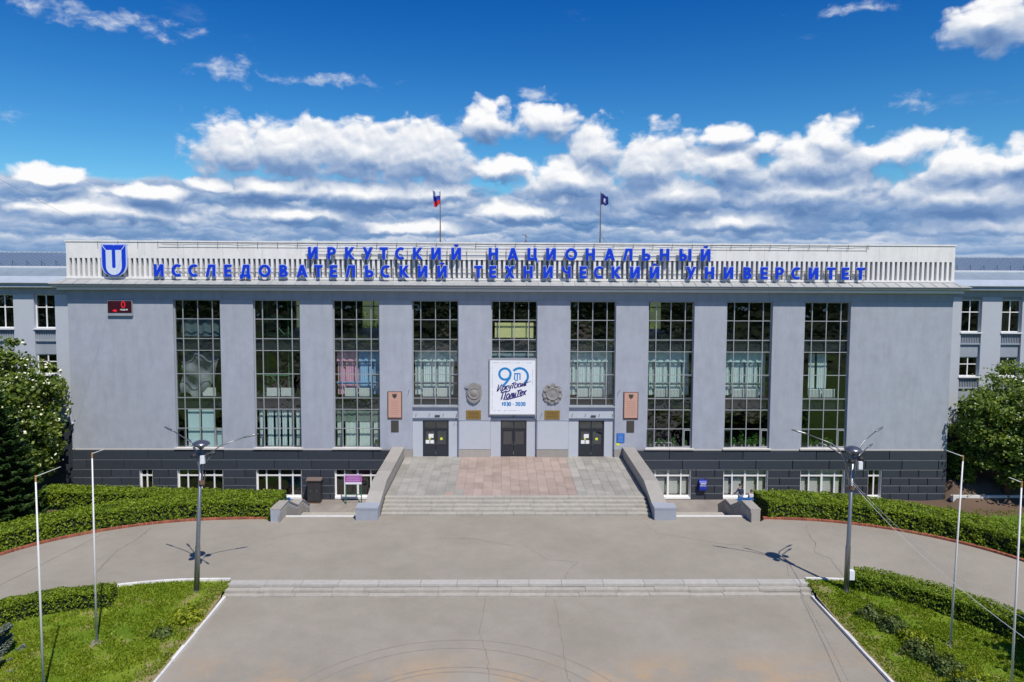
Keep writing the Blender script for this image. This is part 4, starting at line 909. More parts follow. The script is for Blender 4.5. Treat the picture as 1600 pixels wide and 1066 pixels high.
# portals and doors
for k in (-1, 0, 1):
    cx = BP*k; y0 = RC; dw = 0.98; dz = 3.36
    ztop = 4.40
    mb = MB().box(cx-HW, cx-dw, y0, y0+0.3, 0.5, dz).box(cx+dw, cx+HW, y0, y0+0.3, 0.5, dz).box(cx-HW, cx+HW, y0, y0+0.3, dz, 3.55)
    part('portal_wall', mb, m_wall2)
    part('portal_wall', MB().box(cx-HW, cx+HW, y0-0.06, y0+0.28, 3.60, 4.395), m_wall2)
    part('door_canopy_ledge', MB().box(cx-HW, cx+HW, y0-0.16, y0+0.02, 3.553, 3.597), m_frieze)
    if k:
        mb = MB()
        for x in (-1.5, -0.5, 0.55, 1.55): mb.tube([(cx+x, y0-0.08, 3.65), (cx+x+0.05, y0-0.12, 3.9)], 0.015, 6)
        mb.box(cx-0.05, cx+0.32, y0-0.14, y0-0.06, 3.66, 3.78); part('ledge_bracket', mb, m_dframe)
    dr = part('entrance_door', MB().box(cx-dw, cx-dw+0.09, y0+0.05, y0+0.14, 0.6, dz).box(cx+dw-0.09, cx+dw, y0+0.05, y0+0.14, 0.6, dz).box(cx-dw+0.09, cx+dw-0.09, y0+0.05, y0+0.14, dz-0.08, dz)
        .box(cx-dw+0.09, cx+dw-0.09, y0+0.05, y0+0.14, 2.62, 2.74).box(cx-0.03, cx+0.03, y0+0.05, y0+0.14, 2.74, dz-0.08).box(cx-dw+0.09, cx+dw-0.09, y0+0.03, y0+0.15, 0.575, 0.64), m_door)
    for s in (-1, 1):
        xa_, xb_ = sorted((cx+s*0.015, cx+s*(dw-0.09)))
        lf = MB().box(xa_, xb_, y0+0.07, y0+0.13, 0.64, 1.50).box(xa_, xa_+0.12, y0+0.07, y0+0.13, 1.50, 2.62).box(xb_-0.12, xb_, y0+0.07, y0+0.13, 1.50, 2.62).box(xa_+0.12, xb_-0.12, y0+0.07, y0+0.13, 2.50, 2.62)
        part('door_leaf', lf, m_door, dr)
        pane(xb_-xa_-0.24, 1.0, (xa_+xb_)/2, 2.0, y0+0.10, dr, m_glassd); pane(0.84, 0.50, cx+s*0.46, 3.0, y0+0.10, dr, m_glassd)
        part('door_handle', MB().tube([(cx+s*0.07, y0+0.02, 1.45), (cx+s*0.07, y0+0.02, 1.75)], 0.018, 6), m_galv, dr)
    part('lobby_wall', MB().box(cx-1.7, cx+1.7, 2.5, 2.6, 0.5, 3.5).box(cx-1.7, cx+1.7, 0.6, 2.5, 0.5, 0.58).box(cx-1.7, cx-1.6, 0.6, 2.5, 0.58, 3.5).box(cx+1.6, cx+1.7, 0.6, 2.5, 0.58, 3.5).box(cx-1.6, cx+1.6, 0.6, 2.5, 3.42, 3.5), m_lobby)
    if k:
        w_ = mat('paper', (0.8, 0.8, 0.76), 0.8) if 'paper' not in bpy.data.materials else bpy.data.materials['paper']
        ye = bpy.data.materials.get('yellow_sticker') or mat('yellow_sticker', (0.75, 0.8, 0.05), 0.6)
        o = put('notice', MB().box(cx-0.55, cx-0.18, y0+0.08, y0+0.085, 2.0, 2.3), w_, dr); put('notice', MB().box(cx-0.78, cx-0.48, y0+0.08, y0+0.085, 1.56, 1.83), w_, dr); put('notice', MB().box(cx-0.42, cx-0.14, y0+0.08, y0+0.085, 1.56, 1.83), w_, dr)
        put('round_sticker', MB().lathe([(0, 0.002), (0.10, 0.002), (0.10, 0)], (cx+0.42, y0+0.085, 1.93), 20, axis='y'), ye, dr)
        put('round_sticker', MB().lathe([(0, 0.002), (0.07, 0.002), (0.07, 0)], (cx-0.47, y0+0.077, 1.93), 20, axis='y'), ye, dr)
part('wall_lamp_bracket', MB().box(-0.06, 0.06, RC-0.3, RC-0.06, 3.64, 3.72), m_dframe)

# wings left and right
def wing(s, yw, wx, ww, zr, lab):
    wg = thing('building_wing', lab, 'building', (s*45, yw, -2.65), 'lower wings of the main block')
    X0, X1 = (-60.0, -33.02) if s < 0 else (33.02, 60.0)
    dx = abs(wx[1]-wx[0]); cs = [wx[0]+s*i*dx for i in range(8)]
    zt = 12.75; zp = zr[-1][1]-0.5
    xs = sorted([X0, X1]+[c-ww/2 for c in cs if X0 < c < X1]+[c+ww/2 for c in cs if X0 < c < X1])
    for a, b in zip(xs[::2], xs[1::2]): put('pier', MB().box(a, b, yw, yw+0.5, zp, zt), m_wall2, wg)
    put('frieze', MB().box(X0, X1, yw-0.03, yw+0.6, zt, 13.25), m_frieze, wg)
    put('plinth', MB().box(X0, X1, yw-0.05, yw+0.5, -3.0, zp), m_plinth, wg)
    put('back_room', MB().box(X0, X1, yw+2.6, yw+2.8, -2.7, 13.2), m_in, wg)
    for c in cs:
        if not X0 < c < X1: continue
        vis = abs(c) < 44
        prev = zt
        for ri, (z1, z0) in enumerate(zr):
            # spandrel between storeys, ribbed
            if prev-z1 > 0.05: put('spandrel', MB().box(c-ww/2, c+ww/2, yw+0.17, yw+0.4, z1, prev), m_frieze, wg)
            mb = MB(); y = yw+0.24; a, b = c-ww/2+0.04, c+ww/2-0.04; zm = z0+(z1-z0)*0.62
            for x in (a, c, b): mb.box(x-0.04, x+0.04, y, y+0.06, z0, z1)
            for z in (z0+0.04, zm, z1-0.04): mb.box(a, b, y+0.01, y+0.05, z-0.035, z+0.035)
            fr = put('window_frame', mb, m_wframe, wg)
            for xa_, xb_ in ((a, c), (c, b)):
                for za, zb_ in ((z0, zm), (zm, z1)): pane(xb_-xa_-0.07, zb_-za-0.07, (xa_+xb_)/2, (za+zb_)/2, y+0.03, fr, m_glassw)
            put('sill', MB().box(c-ww/2-0.05, c+ww/2+0.05, yw-0.08, yw+0.24, z0-0.10, z0-0.002), m_cornl, wg)
            prev = z0-0.10
            if ri < len(zr)-1:
                nz = zr[ri+1][0]; r1 = prev-0.06; r0 = r1-0.72
                if vis:
                    mb = MB()
                    for i in range(12): xx = c-ww/2+0.08+i*(ww-0.16)/11; mb.box(xx-0.028, xx+0.028, yw+0.11, yw+0.17, r0, r1)
                    mb.box(c-ww/2, c+ww/2, yw+0.04, yw+0.168, r0-0.10, r0); put('ribbed_panel', mb, m_frieze, wg)
            if ri == 1 and s > 0: put('blind', MB().box(c-ww/2+0.1, c+ww/2-0.1, yw+0.5, yw+0.52, z0+0.5, z1-0.3), m_beige, wg) if abs(c-cs[1]) < 0.1 else None
        put('spandrel', MB().box(c-ww/2, c+ww/2, yw+0.17, yw+0.4, zp, prev), m_frieze, wg)
        put('floor_slab', MB().box(c-ww/2-0.2, c+ww/2+0.2, yw+0.5, yw+2.6, 9.3, 9.7).box(c-ww/2-0.2, c+ww/2+0.2, yw+0.5, yw+2.6, 5.9, 6.2), m_slab, wg)
    ey = yw-0.45
    put('cornice', MB().prism([(ey,13.27),(ey-0.1,13.33),(ey-0.1,13.40),(yw+0.3,13.40),(yw+0.3,13.27)], X0, X1, 'x'), m_cornl, wg)
    put('cornice', MB().prism([(ey-0.05,13.402),(ey-0.05,13.60),(yw+0.3,13.60),(yw+0.3,13.402)], X0, X1, 'x'), m_corn, wg)
    rf = put('roof', MB().prism([(yw+1.9,14.78),(yw+1.9,14.60),(yw+8,15.60),(yw+8,15.93)], X0, X1, 'x'), m_roofb, wg)
    put('roof_ridge', MB().box(X0, X1, yw+7.9, yw+8.15, 15.9, 16.02), m_roofw, rf)
    put('gutter_sheet', MB().prism([(ey-0.25,13.61),(ey-0.25,13.66),(yw+0.35,14.10),(yw+0.35,13.9)], X0, X1, 'x'), m_roofw, rf)
    put('lower_roof', MB().prism([(yw+0.35,14.06),(yw+0.35,13.9),(yw+1.88,14.5),(yw+1.88,14.76)], X0, X1, 'x'), m_roofg, rf)
    put('roof_step', MB().box(X0, X1, yw+1.80, yw+1.92, 14.72, 14.83), m_cornl, rf)
    smm = MB().prism([(0,0),(0,0.05),(6.1,1.20),(6.1,1.15)], -0.02, 0.02, 'x').mesh('roof_seam'); smm.materials.append(m_roofw if s > 0 else m_roofb)
    x = 33.3
    while x < 48: put('roof_seam', smm, m_roofb, rf, loc=(s*x, yw+1.9, 14.775)); x += 0.42
    gm = MB().box(-0.02, 0.02, 0, 0.04, 0, 0.45).tube([(0, 0.02, 0.42), (0, 0.45, 0.1)], 0.015, 5).mesh('snow_guard'); gm.materials.append(m_galv)
    x = 34.0
    while x < 50: put('snow_guard', gm, m_galv, rf, loc=(s*x, yw+1.95, 14.80)); x += 1.1
    return wg
wing(-1, 0.12, (-34.8, -37.85), 1.55, [(12.75, 10.24), (8.30, 6.80), (5.3, 3.7)], 'left grey wing with small white framed windows behind the blossoming tree')
wing(1, 2.5, (36.2, 39.42), 1.62, [(12.52, 9.95), (7.98, 6.42), (4.45, 2.9)], 'right grey wing with small white framed windows behind the leafy tree')
put('kerb', MB().box(33.1, 60, -0.85, -0.70, -3.0, -2.05).box(33.1, 60, -0.71, -0.50, -3.0, -2.12), m_kerb, kind='structure')

# ------------------------------------------------------------------ lettering, emblem and boards
LY = -0.30
def lettering(txt, xs, zbase, label, group):
    sg = thing('roof_lettering', label, 'sign', (xs[0], LY, zbase), group)
    for ch, x in zip(txt, xs):
        if ('L', ch) not in pane_cache:
            me = glyph_mesh(ch, 0.05); me.materials.append(m_letter); me2 = glyph_mesh(ch, 0.06, 0.032); me2.materials.append(m_rim); pane_cache[('L', ch)] = (me, me2)
        me, me2 = pane_cache[('L', ch)]
        lo = put('letter', me, m_letter, sg, loc=(x, LY-0.05, zbase+0.05))
        put('letter_rim', me2, m_rim, lo, loc=(x, LY+0.015, zbase+0.05))
    mb = MB(); a, b = min(xs)-0.6, max(xs)+0.6
    for z in (zbase+0.25, zbase+0.62): mb.box(a, b, LY+0.13, LY+0.16, z-0.014, z+0.014)
    x = a+0.2
    while x < b: mb.box(x-0.012, x+0.012, LY+0.161, LY+0.185, zbase-0.1, zbase+0.9); mb.box(x-0.012, x+0.012, LY+0.17, 0.0, zbase+0.60, zbase+0.625); x += 1.46
    put('support_rail', mb, m_galv, sg)
R1 = [-14.8,-13.44,-12.13,-10.79,-9.62,-8.42,-7.15,-5.78,-4.3,-1.56,-0.13,1.29,2.69,4.17,5.59,7.01,8.36,9.73,11.09,12.62,14.13]
R2 = [-26.07,-24.76,-23.55,-22.29,-21.03,-19.76,-18.35,-16.97,-15.62,-14.42,-13.3,-12.07,-10.69,-9.49,-8.15,-6.77,-5.34,-2.67,-1.59,-0.36,1.0,2.47,3.82,5.09,6.23,7.49,8.92,10.36,13.08,14.45,15.86,17.28,18.53,19.67,20.91,22.21,23.5,24.59,25.72]
lettering('ИРКУТСКИЙНАЦИОНАЛЬНЫЙ', R1, 15.42, 'upper row of raised blue Cyrillic letters on the white parapet', 'blue letter rows on the parapet')
lettering('ИССЛЕДОВАТЕЛЬСКИЙТЕХНИЧЕСКИЙУНИВЕРСИТЕТ', R2, 14.10, 'lower longer row of raised blue Cyrillic letters over the slats', 'blue letter rows on the parapet')
# wire and clips along the top of the parapet
mb = MB()
pts = [(x, -0.075, 16.62+0.04*math.sin(x*2.1)*math.sin(x*0.7)) for x in np.arange(-26, 26.6, 0.5)]; mb.tube(pts, 0.012, 4)
x = -30.6
while x < 26.6: mb.box(x-0.015, x+0.015, -0.115, -0.10, 16.35, 16.72); x += 1.46
mb.box(-26.2, 26.3, -0.03, -0.012, 16.29, 16.305)
o = put('parapet_cable', mb, m_galv); tag(o, 'thin sagging cable with clips along the parapet top', 'cable')
# shield emblem
ex, ez = -29.33, 14.13; W2, H2 = 0.88, 2.32
def shield(w, h, inset=0.0):
    pts = [(-w+inset, h-inset), (-0.06, h-inset), (0, h-inset-0.05), (0.06, h-inset), (w-inset, h-inset)]
    n = 22
    for i in range(n+1):
        t = i/n*math.pi; pts.append(((w-inset)*math.cos(t), inset+0.95-(0.95)*(math.sin(t))**0.9*1.0))
    return pts
em = thing('shield_emblem', 'blue and white shield emblem with a letter shape on the parapet', 'emblem', (ex, -0.35, ez))
def sh(name, pts, y0, y1, m): put(name, MB().prism([(p[0], p[1]) for p in pts], y0, y1, 'y'), m, em, loc=(ex, 0, ez))
sh('back_plate', shield(W2+0.06, H2+0.05, -0.02), -0.30, -0.24, m_rim)
sh('blue_shield', shield(W2, H2, 0.03), -0.34, -0.302, m_letter)
wht = mat('emblem_white', (0.66, 0.72, 0.84), 0.4)
up = [(-0.57, 1.92)]+[(-0.57, 0.85)]+[(0.57*math.cos(t), 0.72-0.62*math.sin(-t)) for t in np.linspace(math.pi, 2*math.pi, 17)]+[(0.57, 1.92), (0.13, 1.92), (0.13, 0.66), (0.07, 0.60), (-0.07, 0.60), (-0.13, 0.66), (-0.13, 1.92)]
sh('white_field', up, -0.36, -0.342, wht)
for s in (-1, 1): sh('corner_line', [(s*0.85, 2.25), (s*0.81, 2.28), (s*0.55, 1.93), (s*0.58, 1.90)], -0.358, -0.342, wht); 
# red running-text board under the cornice
lb = thing('display_board', 'dark red electronic display board under the cornice at the left', 'display', (-29.1, -0.1, 11.8))
put('case', MB().box(-30.0, -28.2, -0.16, -0.0, 11.22, 12.34), m_frieze, lb)
put('screen', MB().box(-29.97, -28.23, -0.185, -0.162, 11.44, 12.32), m_red, lb)
led = mat('red_led', (0.8, 0.01, 0.03), 0.5); led.node_tree.nodes['Principled BSDF'].inputs['Emission Color'].default_value = (1, 0.02, 0.05, 1); led.node_tree.nodes['Principled BSDF'].inputs['Emission Strength'].default_value = 0.15
ledw = mat('white_led', (0.8, 0.8, 0.8), 0.5)
put('digit', text_mesh('0', 0.72, 0.004, 0.0), led, lb, loc=(-28.83, -0.192, 11.80), rot=R90)
put('week_word', text_mesh('НЕДЕЛЯ', 0.135, 0.004, 0.004), ledw, lb, loc=(-28.78, -0.192, 11.62), rot=R90)
put('arrow', MB().prism([(-29.65, 11.60), (-29.42, 11.72), (-29.42, 11.66), (-29.30, 11.66), (-29.30, 11.54), (-29.38, 11.54), (-29.38, 11.48)], -0.196, -0.187, 'y'), led, lb)
# banner with the anniversary logo
bn = thing('anniversary_banner', 'large white banner with a blue ninety logo over the middle door', 'banner', (-0.08, -0.05, 3.9))
put('board', MB().box(-1.78, 1.60, -0.10, -0.05, 3.93, 8.02), m_sign_w, bn)
put('banner_frame', MB().box(-1.86, -1.78, -0.12, 0.02, 3.85, 8.10).box(1.60, 1.68, -0.12, 0.02, 3.85, 8.10).box(-1.78, 1.60, -0.12, 0.02, 8.02, 8.10).box(-1.78, 1.60, -0.12, 0.02, 3.85, 3.93), m_frame, bn)
b1 = mat('banner_blue', (0.01, 0.22, 0.55), 0.5); b2 = mat('banner_navy', (0.022, 0.020, 0.17), 0.5)
def arc(cx, cz, r, t0, t1, w, y=-0.104, n=30):
    vs = []; 
    for i in range(n+1):
        t = rad(t0+(t1-t0)*i/n); vs += [(cx+(r-w)*math.cos(t), y, cz+(r-w)*math.sin(t)), (cx+(r+w)*math.cos(t), y, cz+(r+w)*math.sin(t))]
    return vs, [(2*i, 2*i+1, 2*i+3, 2*i+2) for i in range(n)]
def stroke(pts, w, y=-0.106):
    P_ = [Vector((p[0], 0, p[1])) for p in pts]; vs = []
    for i, p in enumerate(P_):
        d = (P_[min(i+1, len(P_)-1)]-P_[max(i-1, 0)]).normalized(); q = Vector((-d.z, 0, d.x))*w[i if isinstance(w, list) else 0]/2 if isinstance(w, list) else Vector((-d.z, 0, d.x))*w/2
        vs += [(p-q).to_tuple(), (p+q).to_tuple()]
    return [(v[0], y, v[2]) for v in vs], [(2*i, 2*i+1, 2*i+3, 2*i+2) for i in range(len(P_)-1)]
mb = MB(); mb.add(*arc(-0.68, 6.95, 0.42, 0, 360, 0.085)); mb.add(*stroke([(-0.26, 6.98), (-0.33, 6.65), (-0.55, 6.35), (-0.86, 6.0)], 0.17, -0.103))
mb.add(*arc(0.42, 6.77, 0.62, -50, 138, 0.085, -0.1045)); put('ninety_figure', mb, b1, bn)
put('emblem_letter', MB().add(*stroke([(0.08, 7.0), (0.02, 6.55)], 0.08)).add(*stroke([(0.0, 6.98), (0.48, 6.98)], 0.09, -0.1045)).add(*stroke([(0.06, 6.62), (0.10, 6.45), (0.24, 6.45)], 0.07, -0.1052)).add(*stroke([(0.25, 7.0), (0.25, 6.45)], 0.08, -0.1058)).add(*stroke([(0.45, 7.0), (0.45, 6.52)], 0.08, -0.1063)), b1, bn)
mb = MB(); script(mb, 'Иркутский', -1.28, 5.62, 0.42, 0.082, 0.20); script(mb, 'Политех', -0.98, 5.02, 0.45, 0.09, 0.20, y=-0.111); put('script_line', mb, b2, bn)
put('brush_stroke', MB().add(*stroke([(-0.85, 5.22), (-0.80, 5.02), (-0.5, 5.02), (0.0, 5.17), (0.62, 5.30)], [0.02, 0.05, 0.07, 0.10, 0.03], -0.109)), b2, bn)
put('brush_stroke', MB().add(*stroke([(0.55, 6.10), (0.95, 6.30), (1.28, 6.42)], [0.06, 0.06, 0.02], -0.109)), b2, bn)
mb = MB(); script(mb, '1930', -0.92, 4.55, 0.27, 0.075, 0, 0.0); script(mb, '-', -0.10, 4.55, 0.27, 0.04, 0, 0.0); script(mb, '2020', 0.12, 4.55, 0.27, 0.075, 0, 0.0); put('years', mb, b1, bn)
mb = MB()
for (x0, z0, x1, z1) in ((-1.6, 7.80, 1.4, 7.80), (-1.62, 4.3, -1.62, 7.6), (1.40, 6.2, 1.40, 7.6), (-1.6, 4.18, 0.5, 4.18)):
    L_ = math.hypot(x1-x0, z1-z0); n = int(L_/0.11)
    for i in range(n):
        if random.random() < 0.8: t = i/n; x = x0+(x1-x0)*t; z = z0+(z1-z0)*t; mb.box(x-(0.035 if x0 != x1 else 0.012), x+(0.035 if x0 != x1 else 0.012), -0.104, -0.101, z-(0.012 if x0 != x1 else 0.035), z+(0.012 if x0 != x1 else 0.035))
put('small_print', mb, mat('small_print_blue', (0.05, 0.12, 0.30), 0.6), bn)
# order reliefs on the two middle piers
o1 = thing('round_relief', 'grey cast order medal with a banner on the pier left of the banner', 'relief', (-3.0, 0, 5.5), 'order reliefs beside the banner')
n = 40; gear = []
for i in range(n): t = 2*math.pi*i/n; r = 0.60 if i % 2 else 0.56; gear.append((-2.99+r*math.cos(t), 5.52+0.80/0.60*r*math.sin(t)*0.98))
put('gear_rim', MB().prism(gear, -0.10, -0.002, 'y'), m_relief, o1)
put('medal', MB().lathe([(0.48, 0.10), (0.48, 0.15), (0.42, 0.17), (0.36, 0.13), (0.30, 0.13), (0.22, 0.18), (0.0, 0.20)], (-2.99, 0, 5.50), 28, axis='y'), m_relief, o1, smooth=True)
put('banner_relief', MB().prism([(-3.65, 6.12), (-3.55, 6.02), (-3.2, 6.0), (-2.9, 6.20), (-2.55, 6.16), (-2.45, 6.0), (-2.6, 5.78), (-3.0, 5.86), (-3.3, 5.75), (-3.5, 5.85)], -0.16, -0.10, 'y'), m_relief, o1)
put('ribbon', MB().prism([(-3.5, 5.1), (-3.3, 4.85), (-3.0, 4.72), (-2.7, 4.85), (-2.48, 5.1), (-2.6, 5.2), (-2.8, 5.02), (-3.0, 4.96), (-3.2, 5.02), (-3.4, 5.2)], -0.15, -0.10, 'y'), m_relief, o1)
o2 = thing('star_relief', 'grey cast lobed order relief on the pier right of the banner', 'relief', (2.9, 0, 5.45), 'order reliefs beside the banner')
lob = []
for i in range(64): t = 2*math.pi*i/64; r = 0.66+0.10*abs(math.cos(t*4+0.4)); lob.append((2.90+r*math.cos(t), 5.45+1.05*r*math.sin(t)))
put('lobed_wreath', MB().prism(lob, -0.08, -0.002, 'y'), m_relief, o2)
mb = MB()
for i in range(8): t = 2*math.pi*(i+0.5)/8; mb.lathe([(0.13, 0.08), (0.11, 0.13), (0.05, 0.15), (0, 0.13)], (2.90+0.62*math.cos(t), 0, 5.45+0.64*math.sin(t)), 12, axis='y')
put('wreath_boss', mb, m_relief, o2, smooth=True)
put('medal', MB().lathe([(0.50, 0.08), (0.50, 0.14), (0.44, 0.15), (0.40, 0.12), (0.2, 0.15), (0, 0.17)], (2.90, 0, 5.45), 28, axis='y'), m_relief, o2, smooth=True)
def lines(parent, x0, x1, z0, z1, n, y, m, name='engraved_line'):
    mb = MB()
    for i in range(n):
        z = z1+(z0-z1)*(i+0.5)/n; a = random.uniform(0, 0.12)*(x1-x0); mb.box(x0+a, x1-a, y-0.004, y-0.001, z-0.014, z+0.014)
    put(name, mb, m, parent)
for x0, x1, lab in ((-3.58, -2.47, 'brass name plaque under the round relief'), (2.33, 3.46, 'brass name plaque under the lobed relief')):
    g = thing('brass_plaque', lab, 'plaque', ((x0+x1)/2, 0, 3.85), 'brass plaques on the middle piers')
    put('plate', MB().box(x0, x1, -0.04, -0.002, 3.50, 4.18), m_gold, g); lines(g, x0+0.1, x1-0.1, 3.58, 4.10, 5, -0.04, m_brz)
for x0, x1, lab, lab2 in ((-9.47, -8.38, 'pink stone plaque with a dark crest left of the doors', 'small dark bronze plaque below the left pink plaque'), (8.25, 9.38, 'pink stone plaque with a dark crest right of the doors', 'small dark bronze plaque below the right pink plaque')):
    g = thing('stone_plaque', lab, 'plaque', ((x0+x1)/2, 0, 4.5), 'pink stone plaques on the wall')
    put('border', MB().box(x0, x1, -0.05, -0.002, 3.52, 5.60), m_pfrm, g); put('slab', MB().box(x0+0.07, x1-0.07, -0.09, -0.051, 3.64, 5.55), m_pplq, g)
    cx = (x0+x1)/2
    put('crest', MB().prism([(cx-0.17, 5.45), (cx-0.06, 5.40), (cx, 5.46), (cx+0.06, 5.40), (cx+0.17, 5.45), (cx+0.15, 5.22), (cx+0.05, 5.14), (cx, 5.08), (cx-0.05, 5.14), (cx-0.15, 5.22)], -0.11, -0.091, 'y'), m_brz, g)
    lines(g, x0+0.2, x1-0.2, 3.8, 4.95, 8, -0.09, mat('carved', (0.42, 0.24, 0.19), 0.6) if 'carved' not in bpy.data.materials else bpy.data.materials['carved'])
    g2 = put('bronze_plaque', MB().box(cx-0.29, cx+0.28, -0.035, -0.002, 2.52, 3.40).box(cx-0.24, cx+0.23, -0.045, -0.035, 2.57, 3.35), m_brz); tag(g2, lab2, 'plaque', 'dark bronze plaques under the stone ones')
g = thing('blue_notice', 'blue notice board with pale lines beside the right door', 'notice', (8.08, 0, 2.05))
put('plate', MB().box(7.78, 8.38, -0.03, -0.002, 1.72, 2.44), mat('notice_blue', (0.01, 0.12, 0.45), 0.5), g); lines(g, 7.85, 8.31, 1.78, 2.38, 6, -0.03, mat('notice_line', (0.25, 0.42, 0.75), 0.5), 'printed_line')
g = put('yellow_notice', MB().box(7.76, 8.0, -0.02, -0.002, 1.50, 1.69), bpy.data.materials['yellow_sticker']); tag(g, 'small yellow sticker under the blue notice board', 'sticker')
for s in (-1, 1):
    x = s*32.85; g = thing('security_camera', '%s wall camera with a white bracket at the corner of the block' % ('left' if s < 0 else 'right'), 'camera', (x, -0.05, 3.1), 'cameras at the corners')
    put('bracket', MB().box(x-0.05, x+0.05, -0.20, -0.002, 3.15, 3.28), m_sign_w, g); put('dome', MB().lathe([(0.0, 0.0), (0.09, 0.03), (0.12, 0.12), (0.10, 0.2), (0, 0.21)], (x, -0.28, 2.95), 16), m_black, g, smooth=True)
for x, z, lab in ((-7.9, 5.6, 'right of the left pink plaque'), (7.85, 5.6, 'left of the right pink plaque'), (2.05, 3.85, 'left of the right brass plaque'), (-4.35, 3.65, 'right of the left door')):
    g = put('wall_hook', MB().tube([(x, -0.01, z-0.1), (x+0.02, -0.18, z), (x+0.08, -0.22, z+0.15)], 0.018, 6), m_dframe); tag(g, 'small bent metal flag bracket on the wall '+lab, 'bracket', 'small brackets by the doors')

# roof flags and aerial
def roof_flag(x, lab, cols, fx, navy=False):
    g = thing('roof_flag', lab, 'flag', (x, 2.0, 13.5)); put('flag_pole', MB().tube([(x, 2, 13.5), (x, 2, 17.6), (x, 2, 20.75)], [0.045, 0.045, 0.02], 8), m_rust, g)
    put('guy_wire', MB().tube([(x-0.9, 1.6, 16.2), (x, 2, 17.5)], 0.012, 5).tube([(x+0.9, 1.6, 16.2), (x, 2, 17.5)], 0.012, 5).tube([(x, 3.2, 16.2), (x, 2, 17.5)], 0.012, 5), m_galv, g)
    nxn, nz = 16, 12; vs = []; fs = []; mi = []
    for j in range(nz+1):
        for i in range(nxn+1):
            u, v = i/nxn, j/nz; droop = 0.25*u if navy else -0.18*(1-v)*u+0.22*u*v
            vs.append((x+fx*u*(0.62 if not navy else 0.60)*(1-0.25*v*(not navy)), 2+0.10*math.sin(u*8+v*2)*(0.4+u), 20.62-0.92*v*(1-0.35*u*(navy))-droop+0.06*math.sin(u*7)))
    for j in range(nz):
        for i in range(nxn):
            a = j*(nxn+1)+i; fs.append((a, a+1, a+nxn+2, a+nxn+1)); mi.append(min(2, j*3//nz) if not navy else (1 if 5 < i < 10 and (3 < j < 9) and (i+j) % 5 else 0))
    mb = MB(); mb.add(vs, fs); mb.m = mi; put('flag_cloth', mb, cols, g, smooth=True)
fr_, fb_, fw_ = mat('flag_red', (0.55, 0.015, 0.02), 0.8), mat('flag_blue', (0.01, 0.03, 0.35), 0.8), mat('flag_white', (0.62, 0.66, 0.75), 0.8)
roof_flag(-5.69, 'white, blue and red striped flag drooping left of its roof pole', [fw_, fb_, fr_], -1)
roof_flag(6.63, 'navy flag with a white device blowing right of its roof pole', [mat('flag_navy', (0.008, 0.02, 0.18), 0.8), fw_], 1, True)
g = put('roof_aerial', MB().tube([(0.9, 2, 16.4), (0.9, 2, 17.45)], 0.03, 6).tube([(0.5, 2, 16.5), (0.9, 2, 17.0)], 0.02, 5).tube([(1.3, 2, 16.5), (0.9, 2, 17.0)], 0.02, 5).tube([(0.6, 2, 17.5), (1.1, 2, 17.2)], 0.02, 5).tube([(0.9, 2, 13.5), (0.9, 2, 16.4)], 0.03, 6), m_rust); tag(g, 'small dark tripod aerial on the roof between the flags', 'aerial')

